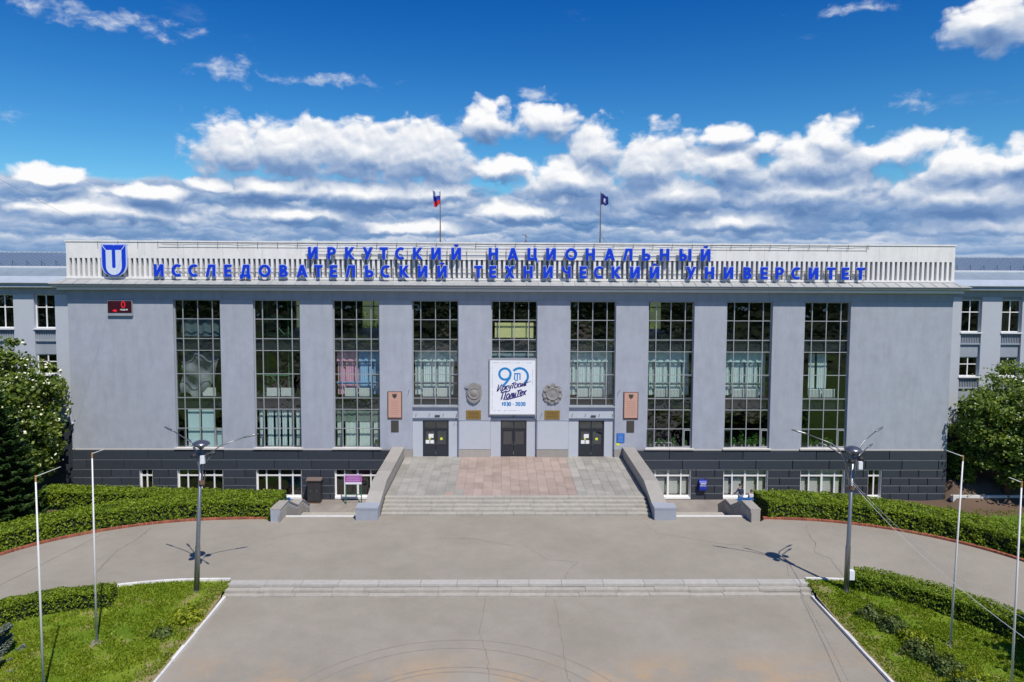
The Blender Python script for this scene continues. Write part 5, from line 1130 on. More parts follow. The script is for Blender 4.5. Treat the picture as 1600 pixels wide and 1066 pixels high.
# ------------------------------------------------------------------ street furniture
def lamp(bx, by, hx, hy, hz, arms, lab, zb, box):
    g = thing('lamp_post', lab, 'street lamp', (bx, by, zb), 'disc lamp posts beside the lawns')
    put('pole', MB().tube([(bx, by, zb-0.2), (bx+(hx-bx)*0.3, by+(hy-by)*0.3, zb+2.2), (bx+(hx-bx)*0.32, by+(hy-by)*0.32, zb+2.25), (hx, hy, hz-0.1)], [0.125, 0.115, 0.095, 0.065], 12), m_galv, g, smooth=True)
    put('base_plate', MB().lathe([(0.0, 0.08), (0.17, 0.08), (0.18, 0.0)], (bx, by, zb+0.02), 14), m_galv, g)
    put('lamp_head', MB().lathe([(0.0, 0.19), (0.12, 0.185), (0.24, 0.15), (0.34, 0.09), (0.385, 0.03), (0.385, 0.0), (0.30, -0.06), (0.16, -0.12), (0.10, -0.20), (0.0, -0.20)], (hx, hy, hz), 28), mat('lamp_head_metal', (0.24, 0.25, 0.27), 0.28, metal=0.8) if 'lamp_head_metal' not in bpy.data.materials else bpy.data.materials['lamp_head_metal'], g, smooth=True)
    for tx, ty, tzz in arms:
        dx, dy = tx-hx, ty-hy; z0 = hz-1.45
        pts = [(hx+0.07*dx/2.3, hy+0.07*dy/2.3, z0-0.5), (hx+dx*0.05, hy+dy*0.05, z0), (hx+dx*0.12, hy+dy*0.12, z0+(tzz-z0)*0.42), (hx+dx*0.22, hy+dy*0.22, z0+(tzz-z0)*0.64), (hx+dx*0.34, hy+dy*0.34, z0+(tzz-z0)*0.76), (hx+dx*0.74, hy+dy*0.74, z0+(tzz-z0)*0.93)]
        a = put('lamp_arm', MB().tube(pts, [0.034, 0.032, 0.030, 0.026, 0.026, 0.024], 8), m_galv, g, smooth=True)
        p0, p1 = Vector(pts[-1]), Vector((tx, ty, tzz)); d = (p1-p0); put('luminaire', MB().tube([p0, p0+d*0.15, p0+d*0.6, p1], [0.03, 0.045, 0.05, 0.025], 8), m_galv, a, smooth=True)
    for sx_, sy_, col in ((0.45, 0.15, m_black), (-0.20, -0.28, m_black), (0.20, -0.30, m_sign_w)):
        put('floodlight', MB().tube([(hx, hy, hz-0.42), (hx+sx_*0.6, hy+sy_*0.6, hz-0.40)], 0.02, 6).lathe([(0, 0.1), (0.10, 0.09), (0.15, 0.0), (0.16, -0.1), (0, -0.1)], (hx+sx_, hy+sy_, hz-0.42), 12) if col is m_black else
            MB().box(hx+sx_-0.09, hx+sx_+0.09, hy+sy_-0.06, hy+sy_+0.06, hz-0.80, hz-0.45), col, g)
    put('clamp', MB().lathe([(0.12, -0.1), (0.13, -0.1), (0.13, 0.1), (0.12, 0.1)], (hx, hy, hz-1.75), 12), m_rust, g)
    if box: put('switch_box', MB().box(bx+0.10, bx+0.34, by-0.1, by+0.1, zb+0.62, zb+1.05), m_sign_w, g)
lamp(-15.08, -19.68, -14.68, -19.75, 6.90, [(-16.81, -18.75, 7.46), (-12.32, -18.98, 7.2), (-15.9, -18.3, 6.75), (-13.6, -20.9, 6.85)], 'left disc-headed grey lamp post standing in the left lawn', -0.1, False)
lamp(15.32, -19.79, 15.40, -19.82, 6.68, [(12.83, -19.05, 7.45), (17.24, -18.96, 7.56), (16.75, -19.0, 6.75), (14.2, -18.9, 6.8)], 'right disc-headed grey lamp post with a white switch box', -0.1, True)
for bx, by, h, s, lab, rx in ((-17.33, -23.69, 7.62, 1, 'front left white flagpole farther from the viewer', 0.06), (-17.27, -26.99, 7.74, 1, 'left white flagpole nearest the viewer', 0.0),
        (17.42, -24.10, 7.66, -1, 'front right white flagpole farther from the viewer', 0.18), (17.60, -27.2, 7.62, -1, 'right white flagpole nearest the viewer', 0.0)):
    zb = -0.2; g = thing('flagpole', lab, 'flagpole', (bx, by, zb), 'white flagpoles in the lawns')
    tx = bx+rx
    put('pole', MB().tube([(bx, by, zb-0.2), ((bx+tx)/2, by, h/2), (tx, by, h-0.22)], [0.045, 0.037, 0.026], 10), m_pole, g, smooth=True)
    put('pole_cap', MB().tube([(tx, by, h-0.22), (tx, by, h)], [0.030, 0.030], 10), m_polerust, g)
    ax_, az_ = {-17.33: (0.42, 0.15), -17.27: (0.82, 0.32), 17.42: (-0.62, 0.22), 17.60: (-0.4, 0.15)}[bx]
    put('flag_arm', MB().tube([(tx, by, h-0.04), (tx+ax_, by+0.1, h-0.04+az_)], [0.016, 0.010], 6), m_pole, g)
    put('footing', MB().lathe([(0.0, 0.05), (0.22, 0.05), (0.28, 0.0)], (bx, by, zb-0.02), 12), m_joint, g)
def cable(name, pts, r, lab, sag=0.0):
    a, b = Vector(pts[0]), Vector(pts[1]); P_ = [a.lerp(b, t)-Vector((0, 0, sag*4*t*(1-t))) for t in np.linspace(0, 1, 24)]
    o = put(name, MB().tube(P_, r, 5), m_pole if P_[0].x > 0 else m_galv); tag(o, lab, 'cable'); return o
cable('overhead_cable', [(15.4, -19.8, 5.15), (12.6, -34.0, 5.7)], 0.009, 'pale cable running down right from the right lamp post', 0.35)
cable('overhead_cable', [(15.4, -19.8, 5.25), (13.1, -34.0, 5.9)], 0.005, 'second thinner cable beside the one from the right lamp', 0.45)
cable('overhead_cable', [(-28.4, 0.4, 16.7), (-27.5, -22.0, 22.3)], 0.006, 'thin dark cable rising from the parapet into the upper left sky', 0.6)

# cabinet, board, post box, benches
g = thing('electric_cabinet', 'dark double-door cabinet with a brown top against the plinth', 'cabinet', (-14.8, -0.6, -2.65))
put('cabinet_body', MB().box(-15.28, -14.32, -0.95, -0.30, -2.5, -0.92), m_cab, g); put('cabinet_roof', MB().prism([(-1.05, -0.92), (-1.05, -0.86), (-0.62, -0.74), (-0.22, -0.86), (-0.22, -0.92)], -15.36, -14.24, 'x'), m_cabtop, g)
put('cabinet_plinth', MB().box(-15.22, -14.38, -0.90, -0.35, -2.65, -2.5), m_rust, g)
for x0, x1 in ((-15.25, -14.82), (-14.78, -14.35)): d = put('door', MB().box(x0, x1, -0.975, -0.95, -2.42, -1.0), m_cab, g); put('handle', MB().box((x0+x1)/2-0.02, (x0+x1)/2+0.02, -0.995, -0.975, -1.75, -1.6), m_galv, d)
g = thing('notice_stand', 'purple and white board on two green posts left of the steps', 'sign', (-11.85, -1.0, -2.65))
for x in (-12.42, -11.28): put('post', MB().box(x-0.035, x+0.035, -1.05, -0.98, -2.65, -0.35), m_gpost, g)
put('board', MB().box(-12.48, -11.22, -1.09, -1.052, -1.15, -0.38), m_purple, g); put('board_band', MB().box(-12.46, -11.24, -1.097, -1.091, -1.13, -0.98).box(-12.46, -11.24, -1.097, -1.091, -0.46, -0.40), m_sign_w, g)
lines(g, -12.35, -11.35, -0.92, -0.52, 3, -1.091, mat('board_text', (0.62, 0.42, 0.66), 0.6), 'printed_line')
put('cross_rail', MB().box(-12.38, -11.32, -1.03, -1.0, -1.95, -1.90), m_gpost, g)
g = thing('post_box', 'dark blue mail box fixed to the plinth right of the steps', 'mailbox', (14.32, -0.05, -1.6))
put('box_body', MB().prism([(-0.06, -1.95), (-0.30, -1.90), (-0.38, -1.75), (-0.38, -1.25), (-0.30, -1.12), (-0.06, -1.08)], 14.05, 14.60, 'x'), mat('post_blue', (0.012, 0.035, 0.36), 0.4), g)
put('slot_lip', MB().box(14.12, 14.53, -0.42, -0.385, -1.34, -1.29), m_sign_w, g); put('box_word', text_mesh('ПОЧТА', 0.13, 0.003, 0.004), m_sign_w, g, loc=(14.325, -0.388, -1.52), rot=R90)
def bench(cx, lab):
    g = thing('blue_bench', lab, 'bench', (cx, -2.3, -2.65), 'blue benches by the hedges')
    for i in range(3): put('seat_slat', MB().box(cx-0.9, cx+0.9, -2.30+i*0.15, -2.18+i*0.15, -2.20, -2.16), m_benchb, g)
    for i in range(3): put('back_slat', MB().box(cx-0.9, cx+0.9, -2.40, -2.36, -2.10+i*0.15, -1.98+i*0.15), m_benchb, g)
    for s in (-0.75, 0.75): put('bench_leg', MB().box(cx+s-0.04, cx+s+0.04, -2.36, -1.9, -2.24, -2.20).box(cx+s-0.04, cx+s+0.04, -2.36, -2.28, -2.66, -2.24).box(cx+s-0.04, cx+s+0.04, -1.98, -1.9, -2.66, -2.24).box(cx+s-0.03, cx+s+0.03, -2.36, -2.31, -2.20, -1.68), m_benchb, g)
bench(17.15, 'blue slatted bench at the right hedge where two people are')
bench(-17.0, 'blue slatted bench end showing behind the left hedge')

# ------------------------------------------------------------------ people
m_skin = mat('skin', (0.50, 0.28, 0.20), 0.6); m_hair = mat('dark_hair', (0.03, 0.02, 0.015), 0.8); m_jacket = mat('dark_jacket', (0.03, 0.04, 0.075), 0.8); m_jean = mat('light_jeans', (0.22, 0.27, 0.36), 0.85)
m_shirt = mat('pale_shirt', (0.55, 0.56, 0.60), 0.85); m_shoe = mat('shoes', (0.03, 0.03, 0.03), 0.6); m_brownhair = mat('brown_hair', (0.10, 0.055, 0.03), 0.8)
def skin_chain(name, verts, edges, radii, m, parent, root=0):
    me = bpy.data.meshes.new(name); me.from_pydata([tuple(v) for v in verts], edges, []); o = put(name, me, m, parent)
    o.modifiers.new('skin', 'SKIN'); sk = me.skin_vertices[0].data
    for i, r in enumerate(radii): sk[i].radius = (r, r) if not isinstance(r, tuple) else r; sk[i].use_root = (i == root)
    ss_ = o.modifiers.new('sub', 'SUBSURF'); ss_.levels = 1; ss_.render_levels = 2
    return o
def person(lab, J, jacket, hair, pants, shirt):
    """J: joints in world space"""
    g = thing('person', lab, 'person', J['pelvis'])
    V_ = ['pelvis', 'waist', 'chest', 'neck', 'jaw', 'crown', 'shL', 'elL', 'haL', 'shR', 'elR', 'haR', 'hipL', 'knL', 'anL', 'toL', 'hipR', 'knR', 'anR', 'toR']
    E_ = [(0,1),(1,2),(2,3),(3,4),(4,5),(2,6),(6,7),(7,8),(2,9),(9,10),(10,11),(0,12),(12,13),(13,14),(14,15),(0,16),(16,17),(17,18),(18,19)]
    R_ = [.125,.11,.135,.05,.075,.085,.06,.042,.026,.06,.042,.026,.085,.058,.042,.035,.085,.058,.042,.035]
    skin_chain('body', [J[v] for v in V_], E_, R_, m_skin, g)
    def seg(a, b, t): return tuple(J[a][i]+(J[b][i]-J[a][i])*t for i in range(3))
    tv = [J['pelvis'], J['waist'], J['chest'], J['shL'], J['elL'], seg('elL', 'haL', 0.8), J['shR'], J['elR'], seg('elR', 'haR', 0.8), seg('chest', 'neck', 0.6)]
    skin_chain('jacket', tv, [(0,1),(1,2),(2,3),(3,4),(4,5),(2,6),(6,7),(7,8),(2,9)], [.145,.13,.155,.078,.056,.045,.078,.056,.045,.07], jacket, g, 1)
    pv = [J['pelvis'], J['hipL'], J['knL'], seg('knL', 'anL', 0.9), J['hipR'], J['knR'], seg('knR', 'anR', 0.9)]
    skin_chain('trousers', pv, [(0,1),(1,2),(2,3),(0,4),(4,5),(5,6)], [.142,.105,.075,.058,.105,.075,.058], pants, g)
    for s in 'LR': skin_chain('shoe', [J['an'+s], J['to'+s]], [(0, 1)], [.058, .045], m_shoe, g)
    c = Vector(J['crown'])+Vector((0.0, 0.02, 0.02)); put('hair', MB().lathe([(0.0, 0.10), (0.055, 0.085), (0.095, 0.035), (0.10, -0.02), (0.085, -0.06)], c, 14), hair, g, smooth=True)
    f = Vector(J['face']); nv = (f-Vector(J['jaw'])); put('nose', MB().tube([f+Vector((0, 0, 0.02)), f+Vector((nv.x*0.2, nv.y*0.2, -0.012))], [0.008, 0.016], 6), m_skin, g)
    for s, d in (('L', 1), ('R', -1)):                     # five short fingers per hand
        h = Vector(J['ha'+s]); dr = (h-Vector(J['el'+s])).normalized(); sd = dr.cross(Vector((0, 0, 1))).normalized(); mb = MB()
        for k in range(4): st = h+sd*(0.028*(k-1.5))+dr*0.04; mb.tube([st, st+dr*0.04, st+dr*(0.07+0.01*(k in (1, 2)))+Vector((0, 0, -0.02))], [0.010, 0.009, 0.007], 6)
        mb.tube([h+sd*0.03*d, h+sd*0.06*d+dr*0.04], [0.011, 0.008], 6); put('fingers', mb, m_skin, g, smooth=True)
x, y, z = 16.72, -1.62, -2.65
person('person in a dark jacket and light jeans standing behind the blue bench, one arm out', dict(pelvis=(x, y, z+0.92), waist=(x, y, z+1.08), chest=(x-0.02, y, z+1.30), neck=(x-0.03, y-0.01, z+1.46), jaw=(x-0.05, y-0.03, z+1.55), crown=(x-0.04, y, z+1.63), face=(x-0.12, y-0.08, z+1.58),
    shL=(x-0.17, y-0.04, z+1.38), elL=(x-0.34, y-0.12, z+1.16), haL=(x-0.60, y-0.18, z+1.04), shR=(x+0.16, y, z+1.38), elR=(x+0.20, y-0.02, z+1.10), haR=(x+0.17, y-0.10, z+0.86),
    hipL=(x-0.09, y, z+0.86), knL=(x-0.11, y-0.03, z+0.47), anL=(x-0.11, y, z+0.08), toL=(x-0.17, y-0.14, z+0.04), hipR=(x+0.09, y, z+0.86), knR=(x+0.10, y-0.02, z+0.47), anR=(x+0.10, y+0.02, z+0.08), toR=(x+0.06, y-0.12, z+0.04)), m_jacket, m_hair, m_jean, m_shirt)
x, y, z = 17.42, -2.02, -2.15
person('person in a pale top sitting on the blue bench beside the hedge', dict(pelvis=(x, y, z+0.13), waist=(x, y, z+0.28), chest=(x, y+0.03, z+0.50), neck=(x, y+0.04, z+0.66), jaw=(x-0.03, y+0.06, z+0.75), crown=(x-0.01, y+0.04, z+0.83), face=(x-0.08, y+0.12, z+0.78),
    shL=(x-0.17, y+0.03, z+0.58), elL=(x-0.22, y+0.12, z+0.33), haL=(x-0.08, y+0.33, z+0.24), shR=(x+0.17, y+0.03, z+0.58), elR=(x+0.22, y+0.10, z+0.33), haR=(x+0.08, y+0.33, z+0.24),
    hipL=(x-0.09, y+0.03, z+0.12), knL=(x-0.11, y+0.44, z+0.10), anL=(x-0.11, y+0.46, z-0.40), toL=(x-0.12, y+0.62, z-0.46), hipR=(x+0.09, y+0.03, z+0.12), knR=(x+0.12, y+0.44, z+0.10), anR=(x+0.12, y+0.46, z-0.40), toR=(x+0.13, y+0.62, z-0.46)), m_shirt, m_brownhair, m_jacket, m_shirt)

# potted plants on the lower sills of the right windows
def potted(x, z, y, h, lab, sp):
    g = thing('potted_plant', lab, 'plant', (x, y, z), 'potted plants on the right window sills')
    put('pot', MB().lathe([(0.0, 0.0), (0.07, 0.0), (0.10, 0.18), (0.09, 0.18), (0.0, 0.16)], (x, y, z), 14), m_clay, g)
    n = 90; dv = unitv(n); dv[:, 2] = np.abs(dv[:, 2]); C = np.array([x, y, z+0.2])+dv*np.array([sp, sp*0.4, h])*rng.uniform(0.3, 1, (n, 1)); A, B = leafaxes(n, 0.06)
    quads('leaves', C, A, B, m_plant, g)
zs = 1.32
PL = [(BP*2-1.35, .5, .12, 'pale flowering pot plant in the left corner of the third right window'), (BP*2-0.7, .55, .18, 'tall pale-leaved plant left of the mullion in the third right window'), (BP*2-0.3, .35, .15, 'low pot plant just left of the mullion in the third right window'),
 (BP*2+0.4, .6, .2, 'spiky plant right of the mullion in the third right window'), (BP*2+1.35, .3, .12, 'small yellow-green plant in the right corner of the third right window'),
 (BP*3-0.85, .55, .2, 'round bright plant at the left of the next-to-last tall window'), (BP*3-0.25, .95, .28, 'tallest leafy plant left of the mullion in the next-to-last window'), (BP*3+0.3, .6, .2, 'small pot plant right of the mullion in the next-to-last window'), (BP*3+0.75, 1.0, .3, 'tall palm-like plant in the next-to-last window'), (BP*3+1.4, .5, .15, 'dark pot plant in the right corner of the next-to-last window'),
 (BP*4-0.85, .4, .2, 'low leafy pot at the left of the last window'), (BP*4-0.35, .3, .15, 'small white pot plant in the last window'), (BP*4+0.35, .65, .2, 'tall thin plant right of the mullion in the last window'), (BP*4+0.7, .4, .18, 'round pot plant at the right of the last window'), (BP*-2+1.35, .4, .12, 'bright green pot in the corner of the third window from the left')]
for x, h, sp_, lab in PL: potted(x, zs, 0.40, h, lab, sp_)
# flower stand shelves
o = put('flower_shelf', MB().box(BP*2-1.0, BP*2+0.3, 0.34, 0.5, 1.62, 1.64).box(BP*2-1.0, BP*2-0.97, 0.36, 0.48, 1.3, 1.62).box(BP*2+0.27, BP*2+0.3, 0.36, 0.48, 1.3, 1.62), m_wframe); tag(o, 'low white plant shelf behind the third tall window right of the doors', 'shelf')

# ------------------------------------------------------------------ hedges
def hedge(path, side, thick, h, zb, lab, dens=330, leaf=0.045, name='hedge'):
    """path is the front foot line; side: +1 puts the body to the left of the direction of travel"""
    P_ = [Vector((p[0], p[1], 0)) for p in path]
    P_ = [q for a, b in zip(P_[:-1], P_[1:]) for q in (a, a.lerp(b, 1/3), a.lerp(b, 2/3))]+[P_[-1]]
    for _ in range(4): P_ = [P_[0]] + [(P_[i-1]+P_[i]*2+P_[i+1])/4 for i in range(1, len(P_)-1)] + [P_[-1]]
    Nn = []
    for i in range(len(P_)): d = (P_[min(i+1, len(P_)-1)]-P_[max(i-1, 0)]).normalized(); Nn.append(Vector((-d.y, d.x, 0))*side)
    zz = [zb(p.x, p.y) if callable(zb) else zb for p in P_]
    g = thing(name, lab, 'hedge', (P_[len(P_)//2].x, P_[len(P_)//2].y, zz[len(P_)//2]))
    mb = MB(); vs = []
    for p, nn, z in zip(P_, Nn, zz):
        e = 0.10
        for u, v in ((e, -0.25), (e, h-e), (thick-e, h-e), (thick-e, -0.25)): q = p+nn*u; vs.append((q.x, q.y, z+v))
    n = len(P_); fs = [(4*i+k, 4*i+(k+1) % 4, 4*i+4+(k+1) % 4, 4*i+4+k) for i in range(n-1) for k in range(4)]+[(0, 1, 2, 3), (4*n-4, 4*n-3, 4*n-2, 4*n-1)]
    mb.add(vs, fs); put('branches', mb, m_hedgecore, g)  # solid core, near-black to paint the shade between the leaves
    L_ = sum((b-a).length for a, b in zip(P_[:-1], P_[1:]))
    Pa = np.array([[p.x, p.y] for p in P_]); Na = np.array([[q.x, q.y] for q in Nn]); Za = np.array(zz)
    cum = np.concatenate([[0], np.cumsum(np.linalg.norm(np.diff(Pa, axis=0), axis=1))])
    def at(t): return np.stack([np.interp(t, cum, Pa[:, 0]), np.interp(t, cum, Pa[:, 1])], 1), np.stack([np.interp(t, cum, Na[:, 0]), np.interp(t, cum, Na[:, 1])], 1), np.interp(t, cum, Za)
    Cs = []; Bi = []
    def scatter(area, fu, fv, fb, onend=None):
        m_ = int(area*dens); t = rng.uniform(0, L_, m_) if onend is None else np.full(m_, onend)+rng.uniform(-0.12, 0.03, m_)*(1 if onend > 0 else -1)
        a, b = rng.random(m_), rng.random(m_); u, v = fu(a, b), fv(a, b); lump = 0.03*np.sin(t*3.1+u*4)+0.02*np.sin(t*7.3+v*5)+rng.normal(0, 0.028, m_)
        p, nn, z = at(t); bx = fb(m_)
        d3 = np.stack([nn[:, 0]*bx[:, 0], nn[:, 1]*bx[:, 0], bx[:, 1]], 1)
        C = np.stack([p[:, 0]+nn[:, 0]*u, p[:, 1]+nn[:, 1]*u, z+v], 1)+d3*lump[:, None]; Cs.append(C); Bi.append(d3)
    one = lambda a_, b_: (lambda m_: np.tile(np.array([[a_, b_]], float), (m_, 1)))
    scatter(L_*thick*1.2, lambda a, b: a*thick, lambda a, b: np.full(a.shape, h), one(0, 1))
    scatter(L_*h, lambda a, b: a*0.02, lambda a, b: b*h, one(-1, 0.25)); scatter(L_*h*0.5, lambda a, b: thick-a*0.02, lambda a, b: b*h, one(1, 0.25))
    scatter(L_*0.3, lambda a, b: a*0.12, lambda a, b: h-b*0.12, one(-0.7, 0.7))
    for e_ in (0.001, L_): scatter(thick*h*1.2, lambda a, b: a*thick, lambda a, b: b*h, one(0, 0.3), e_)
    C = np.concatenate(Cs); Bv = np.concatenate(Bi)
    hole = np.sin(C[:, 0]*9+np.sin(C[:, 2]*11)*1.5)*np.sin(C[:, 2]*13+np.sin(C[:, 0]*6+C[:, 1]*7)*1.8)+rng.normal(0, 0.35, len(C)); keep = (hole > -0.25) | (np.abs(Bv[:, 2]) > 0.5); C = C[keep]; Bv = Bv[keep]
    Bv = Bv/np.maximum(np.linalg.norm(Bv, axis=1, keepdims=True), 0.01)
    A, B = leafaxes(len(C), leaf, Bv, 0.75); quads('foliage', C, A, B, m_hedge, g)
hl = [(-14.55, -11.05), (-17.3, -10.75), (-19.1, -10.95), (-20.9, -11.3), (-22.5, -11.9), (-23.95, -12.65), (-25.3, -13.5), (-26.4, -14.5), (-27.3, -15.8), (-28.2, -18), (-28.9, -21)]
hedge([(x-0.0, y+0.12) for x, y in hl], -1, 1.7, 1.02, -0.05, 'long clipped hedge behind the left curved brick kerb')
hr = [(15.15, -11.0), (16.95, -10.85), (18.8, -11.15), (20.45, -11.75), (22.0, -12.4), (23.4, -13.3), (24.6, -14.2), (25.65, -15.35), (26.5, -16.6), (27.45, -18.9), (28.0, -22)]
hedge([(x, y+0.12) for x, y in hr], 1, 2.2, 1.05, -0.05, 'long clipped hedge behind the right curved brick kerb')
hedge([(-15.2, -7.6), (-20, -7.4), (-25, -7.0), (-31.5, -6.4)], -1, 1.4, 1.02, lambda x, y: -0.85, 'second clipped hedge behind the left one near the plinth')
hedge([(-18.45, -20.15), (-19.8, -20.35), (-21.3, -20.75), (-22.9, -21.7), (-24.3, -23.4), (-25.2, -26)], 1, 0.95, 0.66, -0.10, 'low clipped hedge along the left lawn and road', 650, 0.032)
hedge([(15.75, -19.85), (17.3, -20.5), (18.8, -21.8), (20.1, -23.6), (21.2, -25.8), (22, -28.5)], 1, 1.25, 0.80, -0.12, 'low clipped hedge along the right lawn and road', 600, 0.032)

# ------------------------------------------------------------------ trees and shrubs
def branch_tree(name, x, y, zb, H, R, cr, lab, leafm, nleaf, leaf, seed, blossom=0.0, low=0.12, group=None, nclump=210, sq=(1, 1)):
    global rng
    rs = np.random.default_rng(seed); rnd = random.Random(seed)
    g = thing(name, lab, 'tree', (x, y, zb), group)
    mb = MB(); top = Vector((x+rnd.uniform(-.4, .4), y+rnd.uniform(-.4, .4), zb+H*0.82))
    tr = [Vector((x, y, zb-0.2)), Vector((x+0.08, y, zb+H*0.2)), Vector((x-0.1, y+0.1, zb+H*0.45)), top]; r0 = 0.028*H
    mb.tube(tr, [r0, r0*0.8, r0*0.5, 0.03], 9); put('trunk', mb, m_bark, g, smooth=True)
    cen = np.array([x, y, zb+H*(low+(1-low)/2)]); half = np.array([R*sq[0], R*sq[1], H*(1-low)/2])
    d = rs.normal(size=(nclump, 3)); d /= np.linalg.norm(d, axis=1, keepdims=True)
    rr = rs.uniform(0.25, 1.0, nclump)**0.45
    wob = 1+0.22*np.sin(d[:, 0]*5+seed)+0.18*np.sin(d[:, 2]*6+d[:, 1]*4+seed*2)
    cl = cen+d*half*(rr*wob)[:, None]*0.88
    limbs = MB()
    for c_ in cl[:: 2]:
        t = min(0.95, max(0.12, (c_[2]-zb)/H*0.75)); i = min(2, int(t*3)); p0 = tr[i].lerp(tr[i+1], t*3-i); p1 = Vector(c_)
        mid = p0.lerp(p1, 0.5)+Vector((rnd.uniform(-.2, .2), rnd.uniform(-.2, .2), rnd.uniform(-0.1, .35))); limbs.tube([p0, mid, p1], [r0*0.28, r0*0.15, 0.012], 5, cap=False)
    put('branches', limbs, m_bark, g)
    per = nleaf//nclump; Cs = []; Bs = []
    for c_ in cl:
        rc = rs.uniform(0.30, 0.85)*cr; dd = rs.normal(size=(per, 3)); dd /= np.linalg.norm(dd, axis=1, keepdims=True); rad_ = np.minimum(np.abs(rs.normal(0, 0.55, per))+0.12, 1.25); ax_ = rs.normal(size=3); dd = dd+0.9*ax_*(dd@ax_)[:, None]*0.35
        Cs.append(c_+dd*np.array([1.15, 1.15, 0.62])*rc*rad_[:, None]); Bs.append(dd*0.6+np.array([0, 0, 0.7]))
    C = np.concatenate(Cs); Bv = np.concatenate(Bs)
    far_ = np.linalg.norm((C-cen)/half, axis=1) < 1.16; C = C[far_]; Bv = Bv[far_]; A, B = leafaxes(len(C), leaf, Bv/np.linalg.norm(Bv, axis=1, keepdims=True), 0.9)
    mi = None; mats = [leafm]
    put_ = quads('crown', C, A, B, leafm, g)
    if blossom:
        k = rs.choice(len(C), int(len(C)*blossom), replace=False); C2 = C[k]+rs.normal(0, 0.05, (len(k), 3))+np.array([0.0, -0.05, 0.05]); A, B = leafaxes(len(k), leaf*0.75, np.tile([[0, -0.5, 0.8]], (len(k), 1)), 0.5); quads('blossom', C2, A, B, m_blossom, g, kind='stuff')
branch_tree('blossoming_tree', -36.1, -3.6, -2.2, 12.2, 4.0, 1.3, 'tall green tree with cream blossom left of the main block', m_leafa, 25000, 0.10, 11, 0.07)
branch_tree('blossoming_tree', -41.5, -2.4, -1.9, 11.0, 4.0, 1.3, 'second blossoming tree at the far left edge behind the spruce', m_leafa, 22000, 0.11, 12, 0.05)
branch_tree('blossoming_tree', -35.0, -1.6, -1.8, 7.6, 1.9, 0.8, 'smaller dark tree in front of the left wing beside the block corner', m_leafa, 14000, 0.10, 16, 0.03)
branch_tree('leafy_tree', 37.3, -0.6, -2.0, 9.6, 3.7, 1.15, 'olive green leafy tree in front of the right wing', m_leafb, 27000, 0.09, 13, 0.02, low=0.10, sq=(1, 0.75))
branch_tree('leafy_tree', 41.4, -2.6, -2.4, 9.7, 3.4, 1.15, 'second olive green tree at the right edge of the view', m_leafb, 22000, 0.095, 14, 0.02, low=0.10)
branch_tree('bush', 34.6, 0.6, -1.9, 4.6, 1.2, 0.6, 'bright green bush against the right corner of the block', m_leafa, 9000, 0.08, 15, 0.0, low=0.02, nclump=50)
for i, (x, lab) in enumerate(((-17.5, 'left courtyard tree seen through the top windows'), (-12.2, 'courtyard tree seen through the third window from the left'), (11.8, 'courtyard tree seen through the third window right of the doors'), (17.8, 'right courtyard tree seen through the top windows'))):
    branch_tree('courtyard_tree', x, 15.5, -2.6, 15.5, 2.6, 1.2, lab, m_leafa, 7000, 0.14, 30+i, group='trees in the rear courtyard', nclump=60)
branch_tree('lawn_tree', 22.4, -28.6, -0.2, 7.6, 2.5, 0.9, 'tree just outside the view that shades the right lawn', m_leafa, 9000, 0.12, 21, low=0.15, nclump=70)

def conifer(x, y, zb, H, R, lab, m, seed, nd, name='spruce', leaf=0.07):
    rs = np.random.default_rng(seed); g = thing(name, lab, 'tree', (x, y, zb))
    put('trunk', MB().tube([(x, y, zb-0.2), (x, y, zb+H)], [0.02*H+0.03, 0.02], 8), m_bark, g, smooth=True)
    Cs = []; As = []; Bs = []; lm = MB(); z = 0.25
    while z < H*0.98:
        t = z/H; rl = R*(1-t)**0.85+0.12; nb = max(5, int(11*(1-t)+4))
        for k in range(nb):
            an = 2*math.pi*(k+rs.uniform(-.3, .3))/nb+z*2.1; L_ = rl*rs.uniform(0.8, 1.12); d = np.array([math.cos(an), math.sin(an), 0]); s = np.array([-d[1], d[0], 0])
            drp = 0.28*L_; n = max(10, int(nd*L_)); u = rs.uniform(0.12, 1, n); w = (1-u)*0.42*L_*0.9+0.07; v = rs.uniform(-1, 1, n)
            z0 = zb+z+0.10*math.sin(k*1.7); C = np.array([x, y, z0])+d*(u*L_)[:, None]+s*(v*w)[:, None]; C[:, 2] += -drp*np.sin(u*2.2)+0.16*u*u*L_*0.9-0.10*np.abs(v)+rs.normal(0, 0.035, n)
            dirv = d[None, :]*rs.uniform(0.5, 1, (n, 1))+s[None, :]*(np.sign(v)*rs.uniform(0.3, 0.9, n))[:, None]+np.array([0, 0, 0.15]); dirv /= np.linalg.norm(dirv, axis=1, keepdims=True)
            up_ = np.cross(dirv, unitv(n)*0.6+np.array([[0, 0, 1.0]])); up_ /= np.linalg.norm(up_, axis=1, keepdims=True)
            Cs.append(C); As.append(dirv*leaf*1.25); Bs.append(up_*leaf*0.42)
            lm.tube([(x, y, z0), tuple(np.array([x, y, z0])+d*L_*0.9+np.array([0, 0, -drp*0.9]))], [0.025, 0.008], 4, cap=False)
        z += 0.24+0.10*(1-t)
    put('branches', lm, m_bark, g); quads('needles', np.concatenate(Cs), np.concatenate(As), np.concatenate(Bs), m, g)
conifer(-31.8, -9.4, -1.2, 9.6, 2.9, 'dark green spruce at the left edge behind the hedge', m_spruce, 5, 300)
conifer(-21.6, -26.0, -0.2, 6.0, 2.2, 'silvery blue spruce cut by the lower left edge', m_bspruce, 6, 420, 'blue_spruce', 0.055)
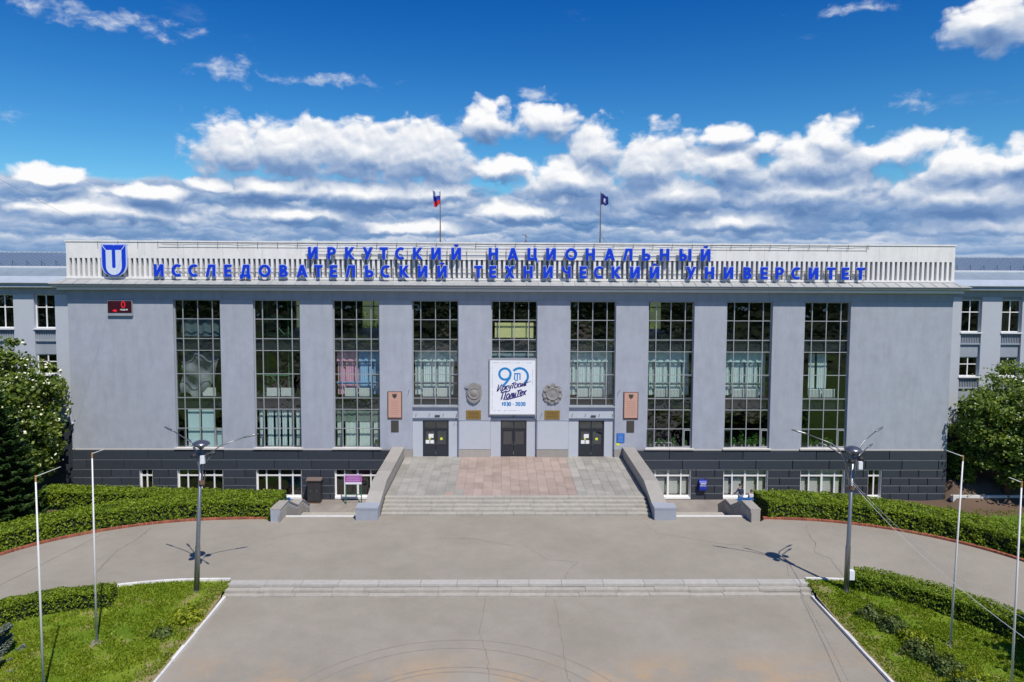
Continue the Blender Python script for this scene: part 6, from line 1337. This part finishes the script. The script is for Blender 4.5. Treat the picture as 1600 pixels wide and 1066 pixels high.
def shrub(x, y, zb, R, H, n, m, lab, name='shrub', leaf=0.05, group=None):
    g = thing(name, lab, 'shrub', (x, y, zb), group); dv = unitv(n); dv[:, 2] = np.abs(dv[:, 2]); wob = (1+0.2*np.sin(dv[:, 0]*7+x*3)+0.2*np.sin(dv[:, 1]*6+y*2))*rng.uniform(0.55, 1.05, n)
    C = np.array([x, y, zb])+dv*np.array([R, R, H])*wob[:, None]; A, B = leafaxes(n, leaf, dv, 0.8); quads('foliage', C, A, B, m, g)
    mb = MB()
    for k in range(7): a = k*0.9; mb.tube([(x, y, zb-0.1), (x+R*0.5*math.cos(a), y+R*0.5*math.sin(a), zb+H*0.7)], [0.015, 0.006], 5, cap=False)
    put('stems', mb, m_bark, g)
shrub(-14.35, -22.1, -0.2, 0.50, 0.62, 900, m_shrub, 'yellow-green bush beside the left lawn kerb')
shrub(-14.9, -23.2, -0.2, 0.42, 0.28, 500, m_junip, 'low dull dark shrub beyond the yellow-green bush')
for i, (x, y, R, H, m, lab) in enumerate(((15.35, -21.9, .5, .42, m_junip, 'farthest low shrub in the row on the right lawn'), (15.7, -22.9, .55, .5, m_junip, 'second low shrub in the right lawn row'), (16.0, -23.9, .5, .45, m_shrub, 'lighter low shrub in the middle of the right lawn row'),
        (15.7, -24.8, .62, .55, m_junip, 'bulky low shrub in the right lawn row'), (16.1, -25.8, .6, .5, m_junip, 'shrub near the bottom of the right lawn row'), (16.5, -26.9, .6, .5, m_shrub, 'nearest pale green shrub of the right lawn row'), (15.9, -27.2, .5, .5, m_junip, 'nearest dark shrub of the right lawn row'))):
    shrub(x, y, -0.2, R, H, 1300, m, lab, leaf=0.045, group='low shrubs on the right lawn')
for i, (x, y, lab) in enumerate(((22.5, -7.2, 'wispy green shrub behind the right hedge near the small window'), (25.2, -6.2, 'rounded green shrub behind the right hedge near the corner'), (29.8, -5.0, 'broad green shrub on the bank right of the block'))):
    shrub(x, y, tz(x, y)-0.05, 1.0, 1.1, 1600, m_hedge, lab, leaf=0.07, group='shrubs behind the right hedge')
# far wood behind the viewer, mirrored in the window glass
n = 26000; xs = rng.uniform(-130, 130, n); ph = np.sin(xs*0.13)*3+np.sin(xs*0.31)*2; C = np.stack([xs, -120+rng.uniform(-6, 6, n), rng.uniform(0, 1, n)**0.7*(15+ph)-0.5], 1); A, B = leafaxes(n, 0.7)
o = quads('far_wood', C, A, B, m_leafa, kind='stuff'); o['label'] = 'dark belt of trees behind the viewer mirrored in the glass'
